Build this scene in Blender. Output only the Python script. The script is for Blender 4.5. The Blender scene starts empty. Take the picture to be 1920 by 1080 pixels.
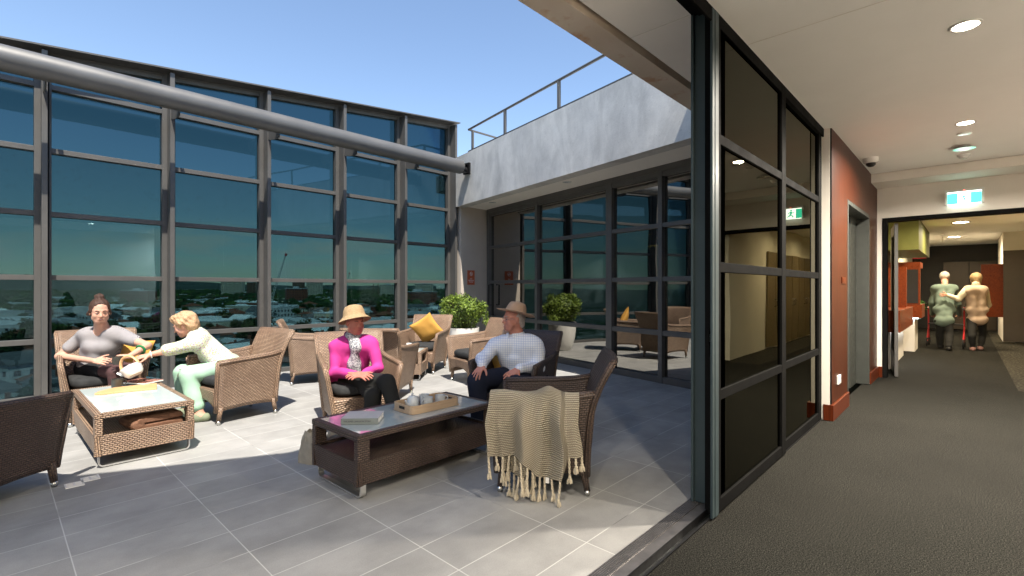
import bpy, bmesh, math, random
import numpy as np
from mathutils import Vector, Matrix, Euler, noise
R = math.radians
S = bpy.context.scene
COL = S.collection
random.seed(7)

# ------------------------------------------------------------------ camera, sky, sun, exposure
EYE = 1.35
FOC = 914.0
YAW = R(43.16)
FW = Vector((math.cos(YAW), math.sin(YAW), 0)); RT = Vector((FW.y, -FW.x, 0))
cam = bpy.data.objects.new('camera', bpy.data.cameras.new('camera'))
COL.objects.link(cam); S.camera = cam
cam.location = (0, 0, EYE); cam.rotation_euler = (R(90), 0, YAW - R(90))
cam.data.sensor_width = 36; cam.data.lens = 36 * FOC / 1920
cam.data.clip_start = 0.05; cam.data.clip_end = 30000

SUN = Vector((.24, .51, -1)).normalized()          # direction the light travels
w = bpy.data.worlds.new('World'); S.world = w; w.use_nodes = True
nt = w.node_tree; nt.nodes.clear()
def wn(t, **k):
    n = nt.nodes.new(t)
    for a, b in k.items(): setattr(n, a, b)
    return n
sky = wn('ShaderNodeTexSky', sky_type='NISHITA', sun_disc=False)
sky.sun_elevation = math.asin(-SUN.z); sky.sun_rotation = math.atan2(-SUN.x, -SUN.y) % (2 * math.pi)
sky.air_density = 1.0; sky.dust_density = .25; sky.ozone_density = 1.0; sky.altitude = 50
bg = wn('ShaderNodeBackground'); bg.inputs[1].default_value = .098
# a low bank of fair weather cloud round the horizon
tc = wn('ShaderNodeTexCoord'); sep = wn('ShaderNodeSeparateXYZ'); nt.links.new(tc.outputs['Generated'], sep.inputs[0])
mp = wn('ShaderNodeMapping'); mp.inputs['Scale'].default_value = (5, 5, 26); nt.links.new(tc.outputs['Generated'], mp.inputs[0])
nz = wn('ShaderNodeTexNoise'); nz.inputs['Scale'].default_value = 1.5; nz.inputs['Detail'].default_value = 7; nz.inputs['Roughness'].default_value = .55
nt.links.new(mp.outputs[0], nz.inputs['Vector'])
cr = wn('ShaderNodeValToRGB'); cr.color_ramp.elements[0].position = .47; cr.color_ramp.elements[1].position = .60
nt.links.new(nz.outputs['Fac'], cr.inputs[0])
zr = wn('ShaderNodeValToRGB'); e = zr.color_ramp.elements
e[0].position = .0; e[0].color = (.75, .75, .75, 1); e[1].position = .125; e[1].color = (0, 0, 0, 1)
e.new(.085).color = (1, 1, 1, 1)
nt.links.new(sep.outputs[2], zr.inputs[0])
mu = wn('ShaderNodeMath', operation='MULTIPLY'); nt.links.new(cr.outputs[0], mu.inputs[0]); nt.links.new(zr.outputs[0], mu.inputs[1])
mx = wn('ShaderNodeMixRGB'); nt.links.new(mu.outputs[0], mx.inputs[0]); nt.links.new(sky.outputs[0], mx.inputs[1]); mx.inputs[2].default_value = (7.5, 7.3, 6.8, 1)
nt.links.new(mx.outputs[0], bg.inputs[0])
ou = wn('ShaderNodeOutputWorld'); nt.links.new(bg.outputs[0], ou.inputs[0])

sl = bpy.data.lights.new('sun', 'SUN'); sl.energy = 3.8; sl.angle = R(.55); sl.color = (1, .93, .82)
so = bpy.data.objects.new('sun', sl); COL.objects.link(so); so.rotation_euler = SUN.to_track_quat('-Z', 'Y').to_euler(); so.location = (-3, -6, 14)
S.view_settings.view_transform = 'Standard'; S.view_settings.look = 'None'
S.view_settings.exposure = 1.36; S.view_settings.gamma = 1
S.render.engine = 'CYCLES'
S.cycles.max_bounces = 10; S.cycles.transparent_max_bounces = 24; S.cycles.glossy_bounces = 5; S.cycles.diffuse_bounces = 5
S.cycles.sample_clamp_indirect = 6; S.cycles.caustics_reflective = False; S.cycles.caustics_refractive = False
S.cycles.use_denoising = True; S.cycles.denoising_prefilter = 'ACCURATE'; S.cycles.use_adaptive_sampling = True; S.cycles.adaptive_threshold = .004

# ------------------------------------------------------------------ materials
MATS = {}
class NB:
    """small node builder"""
    def __init__(s, name):
        s.m = bpy.data.materials.new(name); s.m.use_nodes = True; s.t = s.m.node_tree; s.t.nodes.clear()
        s.out = s.t.nodes.new('ShaderNodeOutputMaterial'); MATS[name] = s.m
    def n(s, t, _p=None, **k):
        x = s.t.nodes.new('ShaderNode' + t)
        for a, b in (_p or {}).items(): setattr(x, a, b)
        for a, b in k.items():
            i = x.inputs[a.replace('_', ' ')] if not a.startswith('i') or not a[1:].isdigit() else x.inputs[int(a[1:])]
            if isinstance(b, bpy.types.NodeSocket): s.t.links.new(b, i)
            else:
                if hasattr(i.default_value, '__len__') and not hasattr(b, '__len__'): b = (b,) * len(i.default_value)
                if hasattr(b, '__len__') and len(b) == 3 and len(i.default_value) == 4: b = (*b, 1)
                i.default_value = b
        return x
    def coord(s, kind='Object', scale=(1, 1, 1), rot=(0, 0, 0), loc=(0, 0, 0)):
        c = s.n('TexCoord').outputs[kind]
        return s.n('Mapping', Vector=c, Scale=scale, Rotation=rot, Location=loc).outputs[0]
    def noise(s, v, sc, det=4, ro=.55, dist=0):
        return s.n('TexNoise', Vector=v, Scale=sc, Detail=det, Roughness=ro, Distortion=dist).outputs['Fac']
    def ramp(s, f, stops):
        r = s.n('ValToRGB', Fac=f); e = r.color_ramp.elements
        while len(e) < len(stops): e.new(.5)
        for q, (p, c) in zip(e, stops):
            q.position = p; q.color = (*c, 1) if hasattr(c, '__len__') else (c, c, c, 1)
        return r.outputs[0]
    def mix(s, f, a, b, mode='MIX'):
        return s.n('MixRGB', {'blend_type': mode}, Fac=f, Color1=a, Color2=b).outputs[0]
    def math(s, op, a, b=0.0, c=0.0):
        return s.n('Math', {'operation': op}, i0=a, i1=b, i2=c).outputs[0]
    def bump(s, h, st=.3, d=.01):
        return s.n('Bump', Height=h, Strength=st, Distance=d).outputs[0]
    def pbr(s, col, rough=.6, metal=0, nrm=None, spec=.5, **k):
        a = dict(Base_Color=col, Roughness=rough, Metallic=metal)
        if nrm is not None: a['Normal'] = nrm
        p = s.n('BsdfPrincipled', None, **a); p.inputs['Specular IOR Level'].default_value = spec
        for q, v in k.items(): p.inputs[q.replace('_', ' ')].default_value = v
        s.t.links.new(p.outputs[0], s.out.inputs[0]); return p

def plain(name, col, rough=.6, metal=0, vary=.12, sc=9, bump=.0, bs=60, spec=.5, **k):
    b = NB(name); v = b.coord()
    f = b.noise(v, sc, 5, .6)
    lo = tuple(c * (1 - vary) for c in col); hi = tuple(min(1, c * (1 + vary)) for c in col)
    c = b.ramp(f, [(.3, lo), (.7, hi)])
    r = b.ramp(b.noise(v, sc * 2.3, 3), [(.3, max(0, rough - .07)), (.7, min(1, rough + .07))])
    nr = b.bump(b.noise(v, bs, 4), bump, .004) if bump else None
    b.pbr(c, r, metal, nr, spec, **k); return b.m

def wicker(name, dark, light):
    b = NB(name); uv = b.n('TexCoord').outputs['UV']
    br = b.n('TexBrick', {'offset': .5}, Vector=uv, Color1=(1, 1, 1), Color2=(.72, .72, .72), Mortar=(.0, .0, .0), Scale=1.0, Mortar_Size=.0038, Mortar_Smooth=.8, Bias=0, Brick_Width=.030, Row_Height=.0145)
    sepn = b.n('SeparateXYZ', Vector=uv)
    # rounded crown on every strand
    fx = b.math('PINGPONG', b.math('DIVIDE', sepn.outputs[1], .0145), .5)
    h = b.math('MULTIPLY', br.outputs['Color'], b.math('ADD', b.math('MULTIPLY', fx, 1.0), .4))
    big = b.noise(b.coord(), 5, 4, .6)
    col = b.mix(b.ramp(big, [(.35, 0), (.7, 1)]), b.mix(br.outputs['Color'], tuple(c * .25 for c in dark), dark), b.mix(br.outputs['Color'], tuple(c * .25 for c in dark), light))
    b.pbr(col, .42, 0, b.bump(h, 1.0, .006), .5); return b.m

def wood(name, a, c, axis=2, sc=1.0, rough=.35, groove=0):
    b = NB(name); s = [14 * sc] * 3; s[axis] = .8 * sc
    v = b.coord('Object', s)
    f = b.noise(v, 2.2, 7, .62, 1.2)
    col = b.ramp(f, [(.25, a), (.5, tuple((x + y) / 2 for x, y in zip(a, c))), (.75, c)])
    h = f
    if groove:
        sx = b.n('SeparateXYZ', Vector=b.n('TexCoord').outputs['Object']).outputs[groove - 1]
        pp = b.math('PINGPONG', sx, .05)
        g = b.ramp(pp, [(.0, 0), (.0025, 1)]); col = b.mix(g, tuple(x * .3 for x in a), col); h = g
    b.pbr(col, rough, 0, b.bump(h, .25, .002), .2 if 'jarrah' in name or 'red' in name else .5); return b.m

def glass(name, tint, refl, rough=.0, rcol=(1, 1, 1)):
    """coated solar glass: tinted pass-through plus mirror coat, stronger at grazing angles"""
    b = NB(name)
    v = b.coord()
    nr = b.bump(b.noise(v, .55, 2), .035, .15)
    tr = b.n('BsdfTransparent', Color=tint)
    gl = b.n('BsdfGlossy', Color=rcol, Roughness=rough, Normal=nr)
    lw = b.n('LayerWeight', Blend=.35).outputs['Fresnel']
    f = b.math('MINIMUM', b.math('ADD', b.math('MULTIPLY', lw, .75), refl), 1.0)
    mxs = b.n('MixShader', Fac=f, i1=tr.outputs[0], i2=gl.outputs[0])
    b.t.links.new(mxs.outputs[0], b.out.inputs[0]); return b.m

def emit(name, col, st):
    b = NB(name); e = b.n('Emission', Color=col, Strength=st); b.t.links.new(e.outputs[0], b.out.inputs[0]); return b.m

# terrace porcelain tiles, 0.63 x 0.30 m
def m_tiles():
    b = NB('terrace tile'); c = b.n('TexCoord').outputs['Object']
    sp = b.n('SeparateXYZ', Vector=c)
    gx = b.math('PINGPONG', b.math('SUBTRACT', sp.outputs[0], .27), .3145)
    gy = b.math('PINGPONG', b.math('SUBTRACT', sp.outputs[1], 1.782), .15075)
    g = b.math('MINIMUM', gx, gy)
    line = b.ramp(g, [(.0014, 1), (.0034, 0)])
    cell = b.n('CombineXYZ', X=b.math('FLOOR', b.math('DIVIDE', b.math('SUBTRACT', sp.outputs[0], .27), .629)), Y=b.math('FLOOR', b.math('DIVIDE', b.math('SUBTRACT', sp.outputs[1], 1.782), .3015)))
    wn_ = b.n('TexWhiteNoise', Vector=cell.outputs[0]).outputs['Value']
    base = b.ramp(b.noise(c, 3.2, 6, .62), [(.3, (.275, .273, .265)), (.7, (.36, .357, .348))])
    fine = b.ramp(b.noise(c, 160, 3), [(.3, .9), (.7, 1.06)])
    base = b.mix(1, base, fine, 'MULTIPLY')
    base = b.mix(1, base, b.ramp(wn_, [(0, .93), (1, 1.05)]), 'MULTIPLY')
    stain = b.ramp(b.noise(b.coord('Object', (1, 1.8, 1)), .9, 5, .6), [(.45, 1), (.62, .84), (.8, .95)])
    base = b.mix(1, base, stain, 'MULTIPLY')
    wear = b.ramp(b.noise(c, 1.1, 3), [(.36, (.13, .128, .125)), (.45, (.60, .60, .58))])
    col = b.mix(line, base, wear)
    h = b.math('SUBTRACT', b.math('MULTIPLY', b.noise(c, 90, 3), .12), line)
    b.pbr(col, b.ramp(b.noise(c, 5, 4), [(.3, .42), (.7, .6)]), 0, b.bump(h, .35, .002), .4); return b.m
m_tiles()
# carpet
def m_carpet(name, a, c, d, sc=170, big=1.3):
    b = NB(name); v = b.coord()
    f = b.noise(v, sc, 3, .8)
    col = b.ramp(f, [(.33, a), (.5, c), (.66, d)])
    col = b.mix(1, col, b.ramp(b.noise(v, big, 3), [(.3, .85), (.7, 1.1)]), 'MULTIPLY')
    b.pbr(col, .95, 0, b.bump(b.noise(v, sc * .8, 3, .8), .9, .006), .1); return b.m
m_carpet('corridor carpet', (.0015, .0015, .0012), (.0080, .0078, .0066), (.062, .060, .050), 150)
m_carpet('pattern carpet', (.006, .006, .005), (.03, .028, .021), (.11, .10, .08), 26, 3)
def m_conc():
    b = NB('fair faced concrete'); v = b.coord()
    f = b.noise(v, 1.3, 7, .62)
    st = b.noise(b.coord('Object', (1.2, 1.2, .5)), 2.6, 6, .7, .8)
    col = b.ramp(f, [(.3, (.48, .475, .465)), (.5, (.60, .59, .565)), (.72, (.72, .70, .66))])
    col = b.mix(1, col, b.ramp(st, [(.32, .80), (.6, 1.04)]), 'MULTIPLY')
    pit = b.ramp(b.noise(v, 42, 4), [(.28, .75), (.36, 1)])
    col = b.mix(1, col, pit, 'MULTIPLY')
    b.pbr(col, .8, 0, b.bump(b.noise(v, 30, 6), .25, .006), .25); return b.m
m_conc()
def m_rust():
    b = NB('stained concrete underside'); v = b.coord()
    col = b.ramp(b.noise(v, 2.5, 6), [(.3, (.58, .48, .38)), (.7, (.68, .59, .49))])
    col = b.mix(b.ramp(b.noise(v, 5.5, 4), [(.58, 0), (.7, .6)]), col, (.45, .20, .08))
    b.pbr(col, .8); return b.m
m_rust()
plain('render wall', (.52, .46, .40), .85, vary=.06, sc=2.5, bump=.2, bs=50)
plain('soffit paint', (.90, .86, .80), .8, vary=.03, sc=2)
plain('ceiling paint', (.86, .85, .82), .85, vary=.02, sc=2)
plain('wall paint', (.74, .70, .64), .8, vary=.03, sc=2)
plain('cream paint', (.75, .71, .58), .8, vary=.03, sc=2)
plain('frame metal', (.095, .092, .088), .5, .2, vary=.1, sc=3, bump=.06, bs=30)
plain('frame dark metal', (.008, .008, .008), .7, .0, vary=.15, sc=3, spec=.02)
plain('frame teal metal', (.035, .052, .058), .45, .1, vary=.1, sc=2, spec=.3)
plain('pipe metal', (.125, .123, .12), .45, .3, vary=.12, sc=2, bump=.05, bs=20)
plain('steel', (.62, .62, .60), .25, 1, vary=.06)
plain('black metal', (.012, .012, .013), .4, .3)
plain('aluminium track', (.22, .21, .21), .38, .8, vary=.15, sc=12)
plain('charcoal fabric', (.035, .036, .037), .9, vary=.25, sc=14, bump=.5, bs=260, spec=.15)
plain('rubber', (.02, .02, .02), .7)
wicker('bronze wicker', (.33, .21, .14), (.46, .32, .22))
wicker('shaded bronze wicker', (.085, .055, .042), (.125, .082, .062))  # same wicker for furniture under the roof, its shade put into the colour
wood('jarrah', (.010, .002, .0008), (.078, .017, .0045), 2, 1.0, .42, groove=1)
wood('jarrah plain', (.045, .008, .003), (.11, .022, .007), 2, 1, .3)
wood('red timber', (.09, .014, .004), (.27, .055, .011), 0, 1.2, .35)
wood('oak ply', (.36, .25, .16), (.50, .37, .25), 0, 2, .45)
wood('beech', (.55, .30, .13), (.66, .40, .19), 0, 3, .45)
glass('curtain glass', (.205, .295, .31), .02, rcol=(.45, .72, .9))
glass('door glass', (.16, .20, .17), .36, rcol=(.85, .83, .78))
glass('leaf glass', (.035, .035, .028), .03, rcol=(.62, .61, .5))
def m_top(name, col):
    b = NB(name); b.pbr(b.ramp(b.noise(b.coord(), 3, 3), [(.3, tuple(x * .97 for x in col)), (.7, col)]), .06, 0, None, .6, Coat_Weight=.6, Coat_Roughness=.02); return b.m
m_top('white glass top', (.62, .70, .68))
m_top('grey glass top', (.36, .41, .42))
plain('ceramic', (.80, .80, .78), .15, vary=.02)
plain('grey ceramic', (.50, .54, .58), .2, vary=.03)
plain('dark stoneware', (.045, .042, .035), .4, vary=.3, sc=30)
plain('pot white', (.76, .74, .70), .5, vary=.04, sc=3)
plain('soil', (.05, .035, .025), .95, vary=.3, bump=.8)

# ------------------------------------------------------------------ mesh builder
class MB:
    def __init__(s): s.v = []; s.f = []; s.uv = []; s.mi = []; s.sm = []
    def add(s, vs, fs, uvs=None, mi=0, smooth=False):
        o = len(s.v); s.v += [tuple(p) for p in vs]
        for k, f in enumerate(fs):
            s.f.append([i + o for i in f]); s.uv.append(uvs[k] if uvs else None); s.mi.append(mi); s.sm.append(smooth)
        return s
    def box(s, a, b, yaw=0, o=(0, 0, 0), mi=0):
        x0, y0, z0 = a; x1, y1, z1 = b; c, n = math.cos(yaw), math.sin(yaw)
        P = [(x0, y0, z0), (x1, y0, z0), (x1, y1, z0), (x0, y1, z0), (x0, y0, z1), (x1, y0, z1), (x1, y1, z1), (x0, y1, z1)]
        P = [(x * c - y * n + o[0], x * n + y * c + o[1], z + o[2]) for x, y, z in P]
        return s.add(P, [(0, 3, 2, 1), (4, 5, 6, 7), (0, 1, 5, 4), (1, 2, 6, 5), (2, 3, 7, 6), (3, 0, 4, 7)], mi=mi)
    def prism(s, poly, z0, z1, mi=0):      # poly counter clockwise in plan
        n = len(poly); z0 = z0 if hasattr(z0, '__len__') else [z0] * n; z1 = z1 if hasattr(z1, '__len__') else [z1] * n
        P = [(x, y, z0[i]) for i, (x, y) in enumerate(poly)] + [(x, y, z1[i]) for i, (x, y) in enumerate(poly)]
        F = [tuple(range(n))[::-1], tuple(range(n, 2 * n))] + [(i, (i + 1) % n, n + (i + 1) % n, n + i) for i in range(n)]
        return s.add(P, F, mi=mi)
    def seg(s, p, q, wd, z0, z1, mi=0):    # wall piece between two plan points, wd to the left side of p->q
        d = Vector((q[0] - p[0], q[1] - p[1])).normalized(); n = Vector((-d.y, d.x)) * wd
        poly = [p[:2], q[:2], (q[0] + n.x, q[1] + n.y), (p[0] + n.x, p[1] + n.y)]
        if wd < 0: poly = poly[::-1]
        if hasattr(z1, '__len__'): z1 = [z1[0], z1[1], z1[1], z1[0]]; z1 = z1[::-1] if wd < 0 else z1
        if hasattr(z0, '__len__'): z0 = [z0[0], z0[1], z0[1], z0[0]]; z0 = z0[::-1] if wd < 0 else z0
        return s.prism(poly, z0, z1, mi)
    def tube(s, pts, r, n=10, mi=0, closed=False, flat=None):
        pts = [Vector(p) for p in pts]; m = len(pts); rr = r if hasattr(r, '__len__') else [r] * m
        V = []; U = []; up = None; L = 0
        for i, p in enumerate(pts):
            a = pts[i - 1] if (i or closed) else p; b = pts[(i + 1) % m] if (i < m - 1 or closed) else p
            t = (b - a).normalized()
            if up is None: up = Vector((0, 0, 1)) if abs(t.z) < .9 else Vector((1, 0, 0))
            x = t.cross(up).normalized(); up = x.cross(t).normalized()
            for k in range(n):
                an = 2 * math.pi * k / n
                V.append(p + x * math.cos(an) * rr[i] * (flat or 1) + up * math.sin(an) * rr[i])
        F = []; UV = []; c = 2 * math.pi * max(rr)
        for i in range(m if closed else m - 1):
            j = (i + 1) % m; d = (pts[j] - pts[i]).length
            for k in range(n):
                F.append((i * n + k, i * n + (k + 1) % n, j * n + (k + 1) % n, j * n + k))
                UV.append([(L, k / n * c), (L, (k + 1) / n * c), (L + d, (k + 1) / n * c), (L + d, k / n * c)])
            L += d
        if not closed:
            F += [tuple(range(n))[::-1], tuple(range((m - 1) * n, m * n))]; UV += [None, None]
        return s.add(V, F, UV, mi, True)
    def cyl(s, p, q, r, n=16, r2=None, mi=0): return s.tube([p, q], [r, r if r2 is None else r2], n, mi)
    def lathe(s, prof, c=(0, 0, 0), n=28, mi=0):
        V = [(c[0] + r * math.cos(2 * math.pi * k / n), c[1] + r * math.sin(2 * math.pi * k / n), c[2] + z) for r, z in prof for k in range(n)]
        F = [(i * n + k, i * n + (k + 1) % n, (i + 1) * n + (k + 1) % n, (i + 1) * n + k) for i in range(len(prof) - 1) for k in range(n)]
        return s.add(V, F, None, mi, True)
    def surf(s, fn, nu, nv, th=0.0, mi=0, smooth=True, su=1, sv=1):
        """sheet fn(u,v) with real thickness and metric uv"""
        G = [[Vector(fn(i / nu, j / nv)) for j in range(nv + 1)] for i in range(nu + 1)]
        ul = [0.0]; vl = [0.0]; mj = nv // 2; mi_ = nu // 2
        for i in range(nu): ul.append(ul[-1] + (G[i + 1][mj] - G[i][mj]).length)
        for j in range(nv): vl.append(vl[-1] + (G[mi_][j + 1] - G[mi_][j]).length)
        idx = lambda i, j: i * (nv + 1) + j
        V = [G[i][j] for i in range(nu + 1) for j in range(nv + 1)]
        F = [(idx(i, j), idx(i + 1, j), idx(i + 1, j + 1), idx(i, j + 1)) for i in range(nu) for j in range(nv)]
        UV = [[(ul[i] * su, vl[j] * sv), (ul[i + 1] * su, vl[j] * sv), (ul[i + 1] * su, vl[j + 1] * sv), (ul[i] * su, vl[j + 1] * sv)] for i in range(nu) for j in range(nv)]
        if not th: return s.add(V, F, UV, mi, smooth)
        N = []
        for i in range(nu + 1):
            for j in range(nv + 1):
                a = G[min(i + 1, nu)][j] - G[max(i - 1, 0)][j]; b = G[i][min(j + 1, nv)] - G[i][max(j - 1, 0)]
                n = a.cross(b); N.append(n.normalized() if n.length > 1e-9 else Vector((0, 0, 1)))
        m = len(V); V2 = [p - n * th for p, n in zip(V, N)]
        F2 = [tuple(q + m for q in f[::-1]) for f in F]; UV2 = [u[::-1] for u in UV]
        E = []
        for i in range(nu): E += [(idx(i, 0), idx(i + 1, 0)), (idx(i + 1, nv), idx(i, nv))]
        for j in range(nv): E += [(idx(nu, j), idx(nu, j + 1)), (idx(0, j + 1), idx(0, j))]
        F3 = [(b, a, a + m, b + m) for a, b in E]
        UV3 = [[((V[b] - V[a]).length + t, 0), (t, 0), (t, th), ((V[b] - V[a]).length + t, th)] for t, (a, b) in ((k * .013, e) for k, e in enumerate(E))]
        s.add(V + V2, F + F2, UV + UV2, mi, smooth); o = len(s.v) - 2 * m
        for f, u in zip(F3, UV3): s.f.append([q + o for q in f]); s.uv.append(u); s.mi.append(mi); s.sm.append(False)
        return s
    def xf(s, M):
        s.v = [tuple(M @ Vector(p)) for p in s.v]; return s
    def mesh(s, name, mats):
        me = bpy.data.meshes.new(name); me.from_pydata(s.v, [], s.f); me.update()
        for m in mats: me.materials.append(MATS[m] if isinstance(m, str) else m)
        uvl = me.uv_layers.new(name='UVMap'); data = uvl.data
        for p, u in zip(me.polygons, s.uv):
            if u is None:
                n = p.normal; a = max(range(3), key=lambda i: abs(n[i]))
                for li in p.loop_indices:
                    c = me.vertices[me.loops[li].vertex_index].co
                    data[li].uv = (c.y, c.z) if a == 0 else (c.x, c.z) if a == 1 else (c.x, c.y)
            else:
                for li, q in zip(p.loop_indices, u): data[li].uv = q
        me.polygons.foreach_set('material_index', s.mi); me.polygons.foreach_set('use_smooth', s.sm)
        return me

def tag(o, label=None, cat=None, group=None, kind=None):
    if label: o['label'] = label
    if cat: o['category'] = cat
    if group: o['group'] = group
    if kind: o['kind'] = kind
    return o
def ob(name, mb, mats, parent=None, bevel=0, sharp=40, **t):
    me = mb if isinstance(mb, bpy.types.Mesh) else mb.mesh(name, mats if isinstance(mats, (list, tuple)) else [mats])
    if not isinstance(mb, bpy.types.Mesh) and any(mb.sm):
        try: me.set_sharp_from_angle(angle=R(sharp))
        except Exception: pass
    o = bpy.data.objects.new(name, me); COL.objects.link(o)
    if parent: o.parent = parent
    if bevel:
        m = o.modifiers.new('bevel', 'BEVEL'); m.width = bevel; m.segments = 2; m.limit_method = 'ANGLE'; m.angle_limit = R(50)
    return tag(o, **t)
def empty(name, loc=(0, 0, 0), yaw=0, **t):
    o = bpy.data.objects.new(name, None); COL.objects.link(o); o.location = loc; o.rotation_euler = (0, 0, yaw); o.empty_display_size = .1
    return tag(o, **t)
def copy_tree(o, parent=None):
    c = o.copy(); COL.objects.link(c); c.parent = parent
    for ch in o.children: copy_tree(ch, c)
    return c
def struct(name, mb, mats, **k): return ob(name, mb, mats, kind='structure', **k)
def P(px, py, d):      # surveyed point: picture column, row and distance in front of the lens, in metres
    q = FW * d + RT * ((px - 960) / FOC * d); return Vector((q.x, q.y, EYE - (py - 540) / FOC * d))
dC = Vector((.21820673, .97590257)); nC = Vector((-.97590257, .21820673))   # line of the far glazing, its normal towards the terrace
C0 = Vector((6.389, 2.702))
def onC(s, off=0): q = C0 + dC * s + nC * off; return (q.x, q.y)

# ================================================================== THE PLACE
CZ = 2.98          # indoor ceiling
# ---- floors
m = MB(); m.box((-7, 1.30, -.25), (8.2, 8.45, 0)); struct('terrace_floor', m, 'terrace tile')
m = MB(); m.box((-5, -3.2, -.25), (9.2, 1.10, 0)); struct('corridor_floor', m, 'corridor carpet')
m = MB(); m.prism([(9.2, -.47), (24, -.40), (24, 3.2), (9.2, 3.2)], -.25, 0); struct('hall_floor', m, 'corridor carpet')
m = MB(); m.prism([(9.2, -3.2), (24, -3.2), (24, -.40), (9.2, -.47)], -.25, 0); struct('hall_side_floor', m, 'pattern carpet')
m = MB(); m.prism([(6.12, 1.25), (14, 1.25), (14, 9), (7.9, 9), (7.62, 7.86)], -.25, -.004); struct('lounge_floor', m, 'corridor carpet')

# ---- door track set in the floor between tiles and carpet
t = empty('door_track', (0, 0, 0), label='long ribbed metal sliding door track between grey tiles and carpet', cat='door track')
m = MB()
for k in range(7): m.box((-5, 1.225 + k * .0105, -.02), (6.0, 1.2325 + k * .0105, .012))
m.box((-5, 1.22, -.03), (6, 1.30, .006)); ob('ribbed_cover', m, 'aluminium track', t)
m = MB(); m.box((-5, 1.155, -.03), (6, 1.219, .009)); ob('flat_cover', m, 'aluminium track', t)
m = MB(); m.box((-5, 1.113, -.05), (6, 1.154, -.03)); m.box((-5, 1.101, -.05), (6, 1.1125, .008)); m.box((-5, 1.1545, -.03), (6, 1.1585, .014)); ob('guide_channel', m, 'black metal', t)

# ---- roof over us with its concrete edge beam, then the soffit and the indoor ceiling
m = MB(); m.box((.65, 1.745, 3.05), (5.50, 1.925, 4.22)); m.box((.65, 1.925, 3.05), (5.46, 1.945, 3.09))
m.prism([(-7, 5.4), (.65, 1.745), (.65, 1.925), (-6.9, 5.6)], 3.05, 4.22)  # unseen angled wing, added to slant the roof shadow across the tiles
struct('roof_edge_beam', m, 'stained concrete underside')
m = MB(); m.box((-7, -3.4, 3.25), (9.2, 1.745, 3.6)); m.prism([(-7, 1.745), (.63, 1.745), (-7, 5.36)], 3.25, 3.6); m.box((9.21, -3.4, 2.99), (24.5, 3.4, 3.3)); struct('roof_slab', m, 'fair faced concrete')
m = MB(); m.box((-7, 1.27, 3.07), (6.1, 1.70, 3.12)); m.box((-7, 1.70, 3.13), (6.1, 1.744, 3.16))
m.prism([(-7, 1.745), (.63, 1.745), (-7, 5.36)], 3.13, 3.16)
struct('soffit', m, 'soffit paint')
m = MB()
for x in (-.6, 1.2, 3.0, 4.8): m.box((x, 1.28, 3.0665), (x + .004, 1.698, 3.0695))
struct('soffit_joint', m, 'wall paint')
m = MB(); m.box((-5, -3.2, CZ), (8.62, 1.085, CZ + .08)); struct('ceiling', m, 'ceiling paint')
m = MB()
for x in (1.1, 3.46): m.box((x, -3.2, CZ - .0022), (x + .004, 1.08, CZ + .001))
struct('ceiling_joint', m, 'wall paint')
m = MB(); m.box((8.6, -3.2, 2.85), (9.198, 1.047, 2.975)); struct('ceiling_bulkhead', m, 'wall paint', bevel=.004)
m = MB(); m.box((9.36, -3.2, 2.75), (24, 3.2, 2.83)); struct('hall_ceiling', m, 'ceiling paint')

# ---- sliding door head and jamb
t = empty('door_frame', (3.0, 1.2, 0), label='tall dark teal metal frame posts and head at the edge of the wide opening', cat='door frame')
m = MB()
for a, b, z in ((1.27, 1.235, 3.06), (1.232, 1.20, 3.05), (1.197, 1.165, 3.06), (1.162, 1.13, 3.05), (1.127, 1.09, 3.02)): m.box((-8, b, z), (2.95, a, 3.25))
m.box((-8, 1.085, 2.90), (3.0, 1.10, 3.25)); m.xf(Matrix.Translation((0, -1.2, 0)))
ob('head_track', m, 'frame dark metal', t)
m = MB(); m.box((.02, -.03, .012), (.09, .075, 3.07)); m.box((.0, .058, .012), (.02, .075, 3.07)); m.box((.0, -.03, .012), (.02, -.014, 3.07)); ob('jamb', m, 'frame teal metal', t, .003)
m = MB(); m.box((-.06, -.070, .012), (.0, -.040, 3.06)); m.box((-.05, -.039, .012), (-.044, -.033, 3.06)); m.box((-.10, -.10, .012), (.10, -.071, 3.06)); ob('jamb', m, 'frame dark metal', t, .002)
m = MB(); m.box((-.115, -.121, .01), (-.06, -.101, 2.975)); ob('jamb', m, 'frame teal metal', t, .003)
m = MB(); m.box((-.15, -.118, .01), (-.116, -.104, 2.975)); ob('jamb', m, 'frame teal metal', t, .003)
lk = MB(); lk.box((-.077, -.083, .92), (-.064, -.071, 1.15)); ob('lock_plate', lk, 'steel', t, .003)
lk = MB(); lk.cyl((-.085, -.094, 1.0), (-.085, -.094, 1.07), .008); lk.box((-.10, -.088, .95), (-.078, -.08, 1.12)); ob('lock_handle', lk, 'steel', t)

# ---- two parked glazed leaves beside the opening
LEV = (.71, 1.475, 2.24)
def leaf(x0, x1, y, label, wide0, wide1):
    t = empty('sliding_door', (x0, y, 0), label=label, cat='glass door', group='tinted sliding door leaves')
    L = x1 - x0
    for a, b in ((0, wide0), (L - wide1, L)):
        m = MB(); m.box((a, 0, .012), (b, .045, 2.972)); ob('stile', m, 'frame dark metal', t, .003)
    for z0, z1, in ((.012, .09), (2.90, 2.972)) + tuple((z - .03, z + .03) for z in LEV):
        m = MB(); m.box((wide0, .002, z0), (L - wide1, .043, z1)); ob('rail', m, 'frame dark metal', t, .003)
    zz = [.09] + [z for q in LEV for z in (q - .03, q + .03)] + [2.90]
    for i in range(0, len(zz), 2):
        m = MB(); m.box((wide0, .018, zz[i]), (L - wide1, .026, zz[i + 1])); ob('pane', m, 'leaf glass', t)
leaf(2.93, 4.40, 1.082, 'dark tinted glass door leaf next to the teal posts, nearer one', .05, .11)
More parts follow.
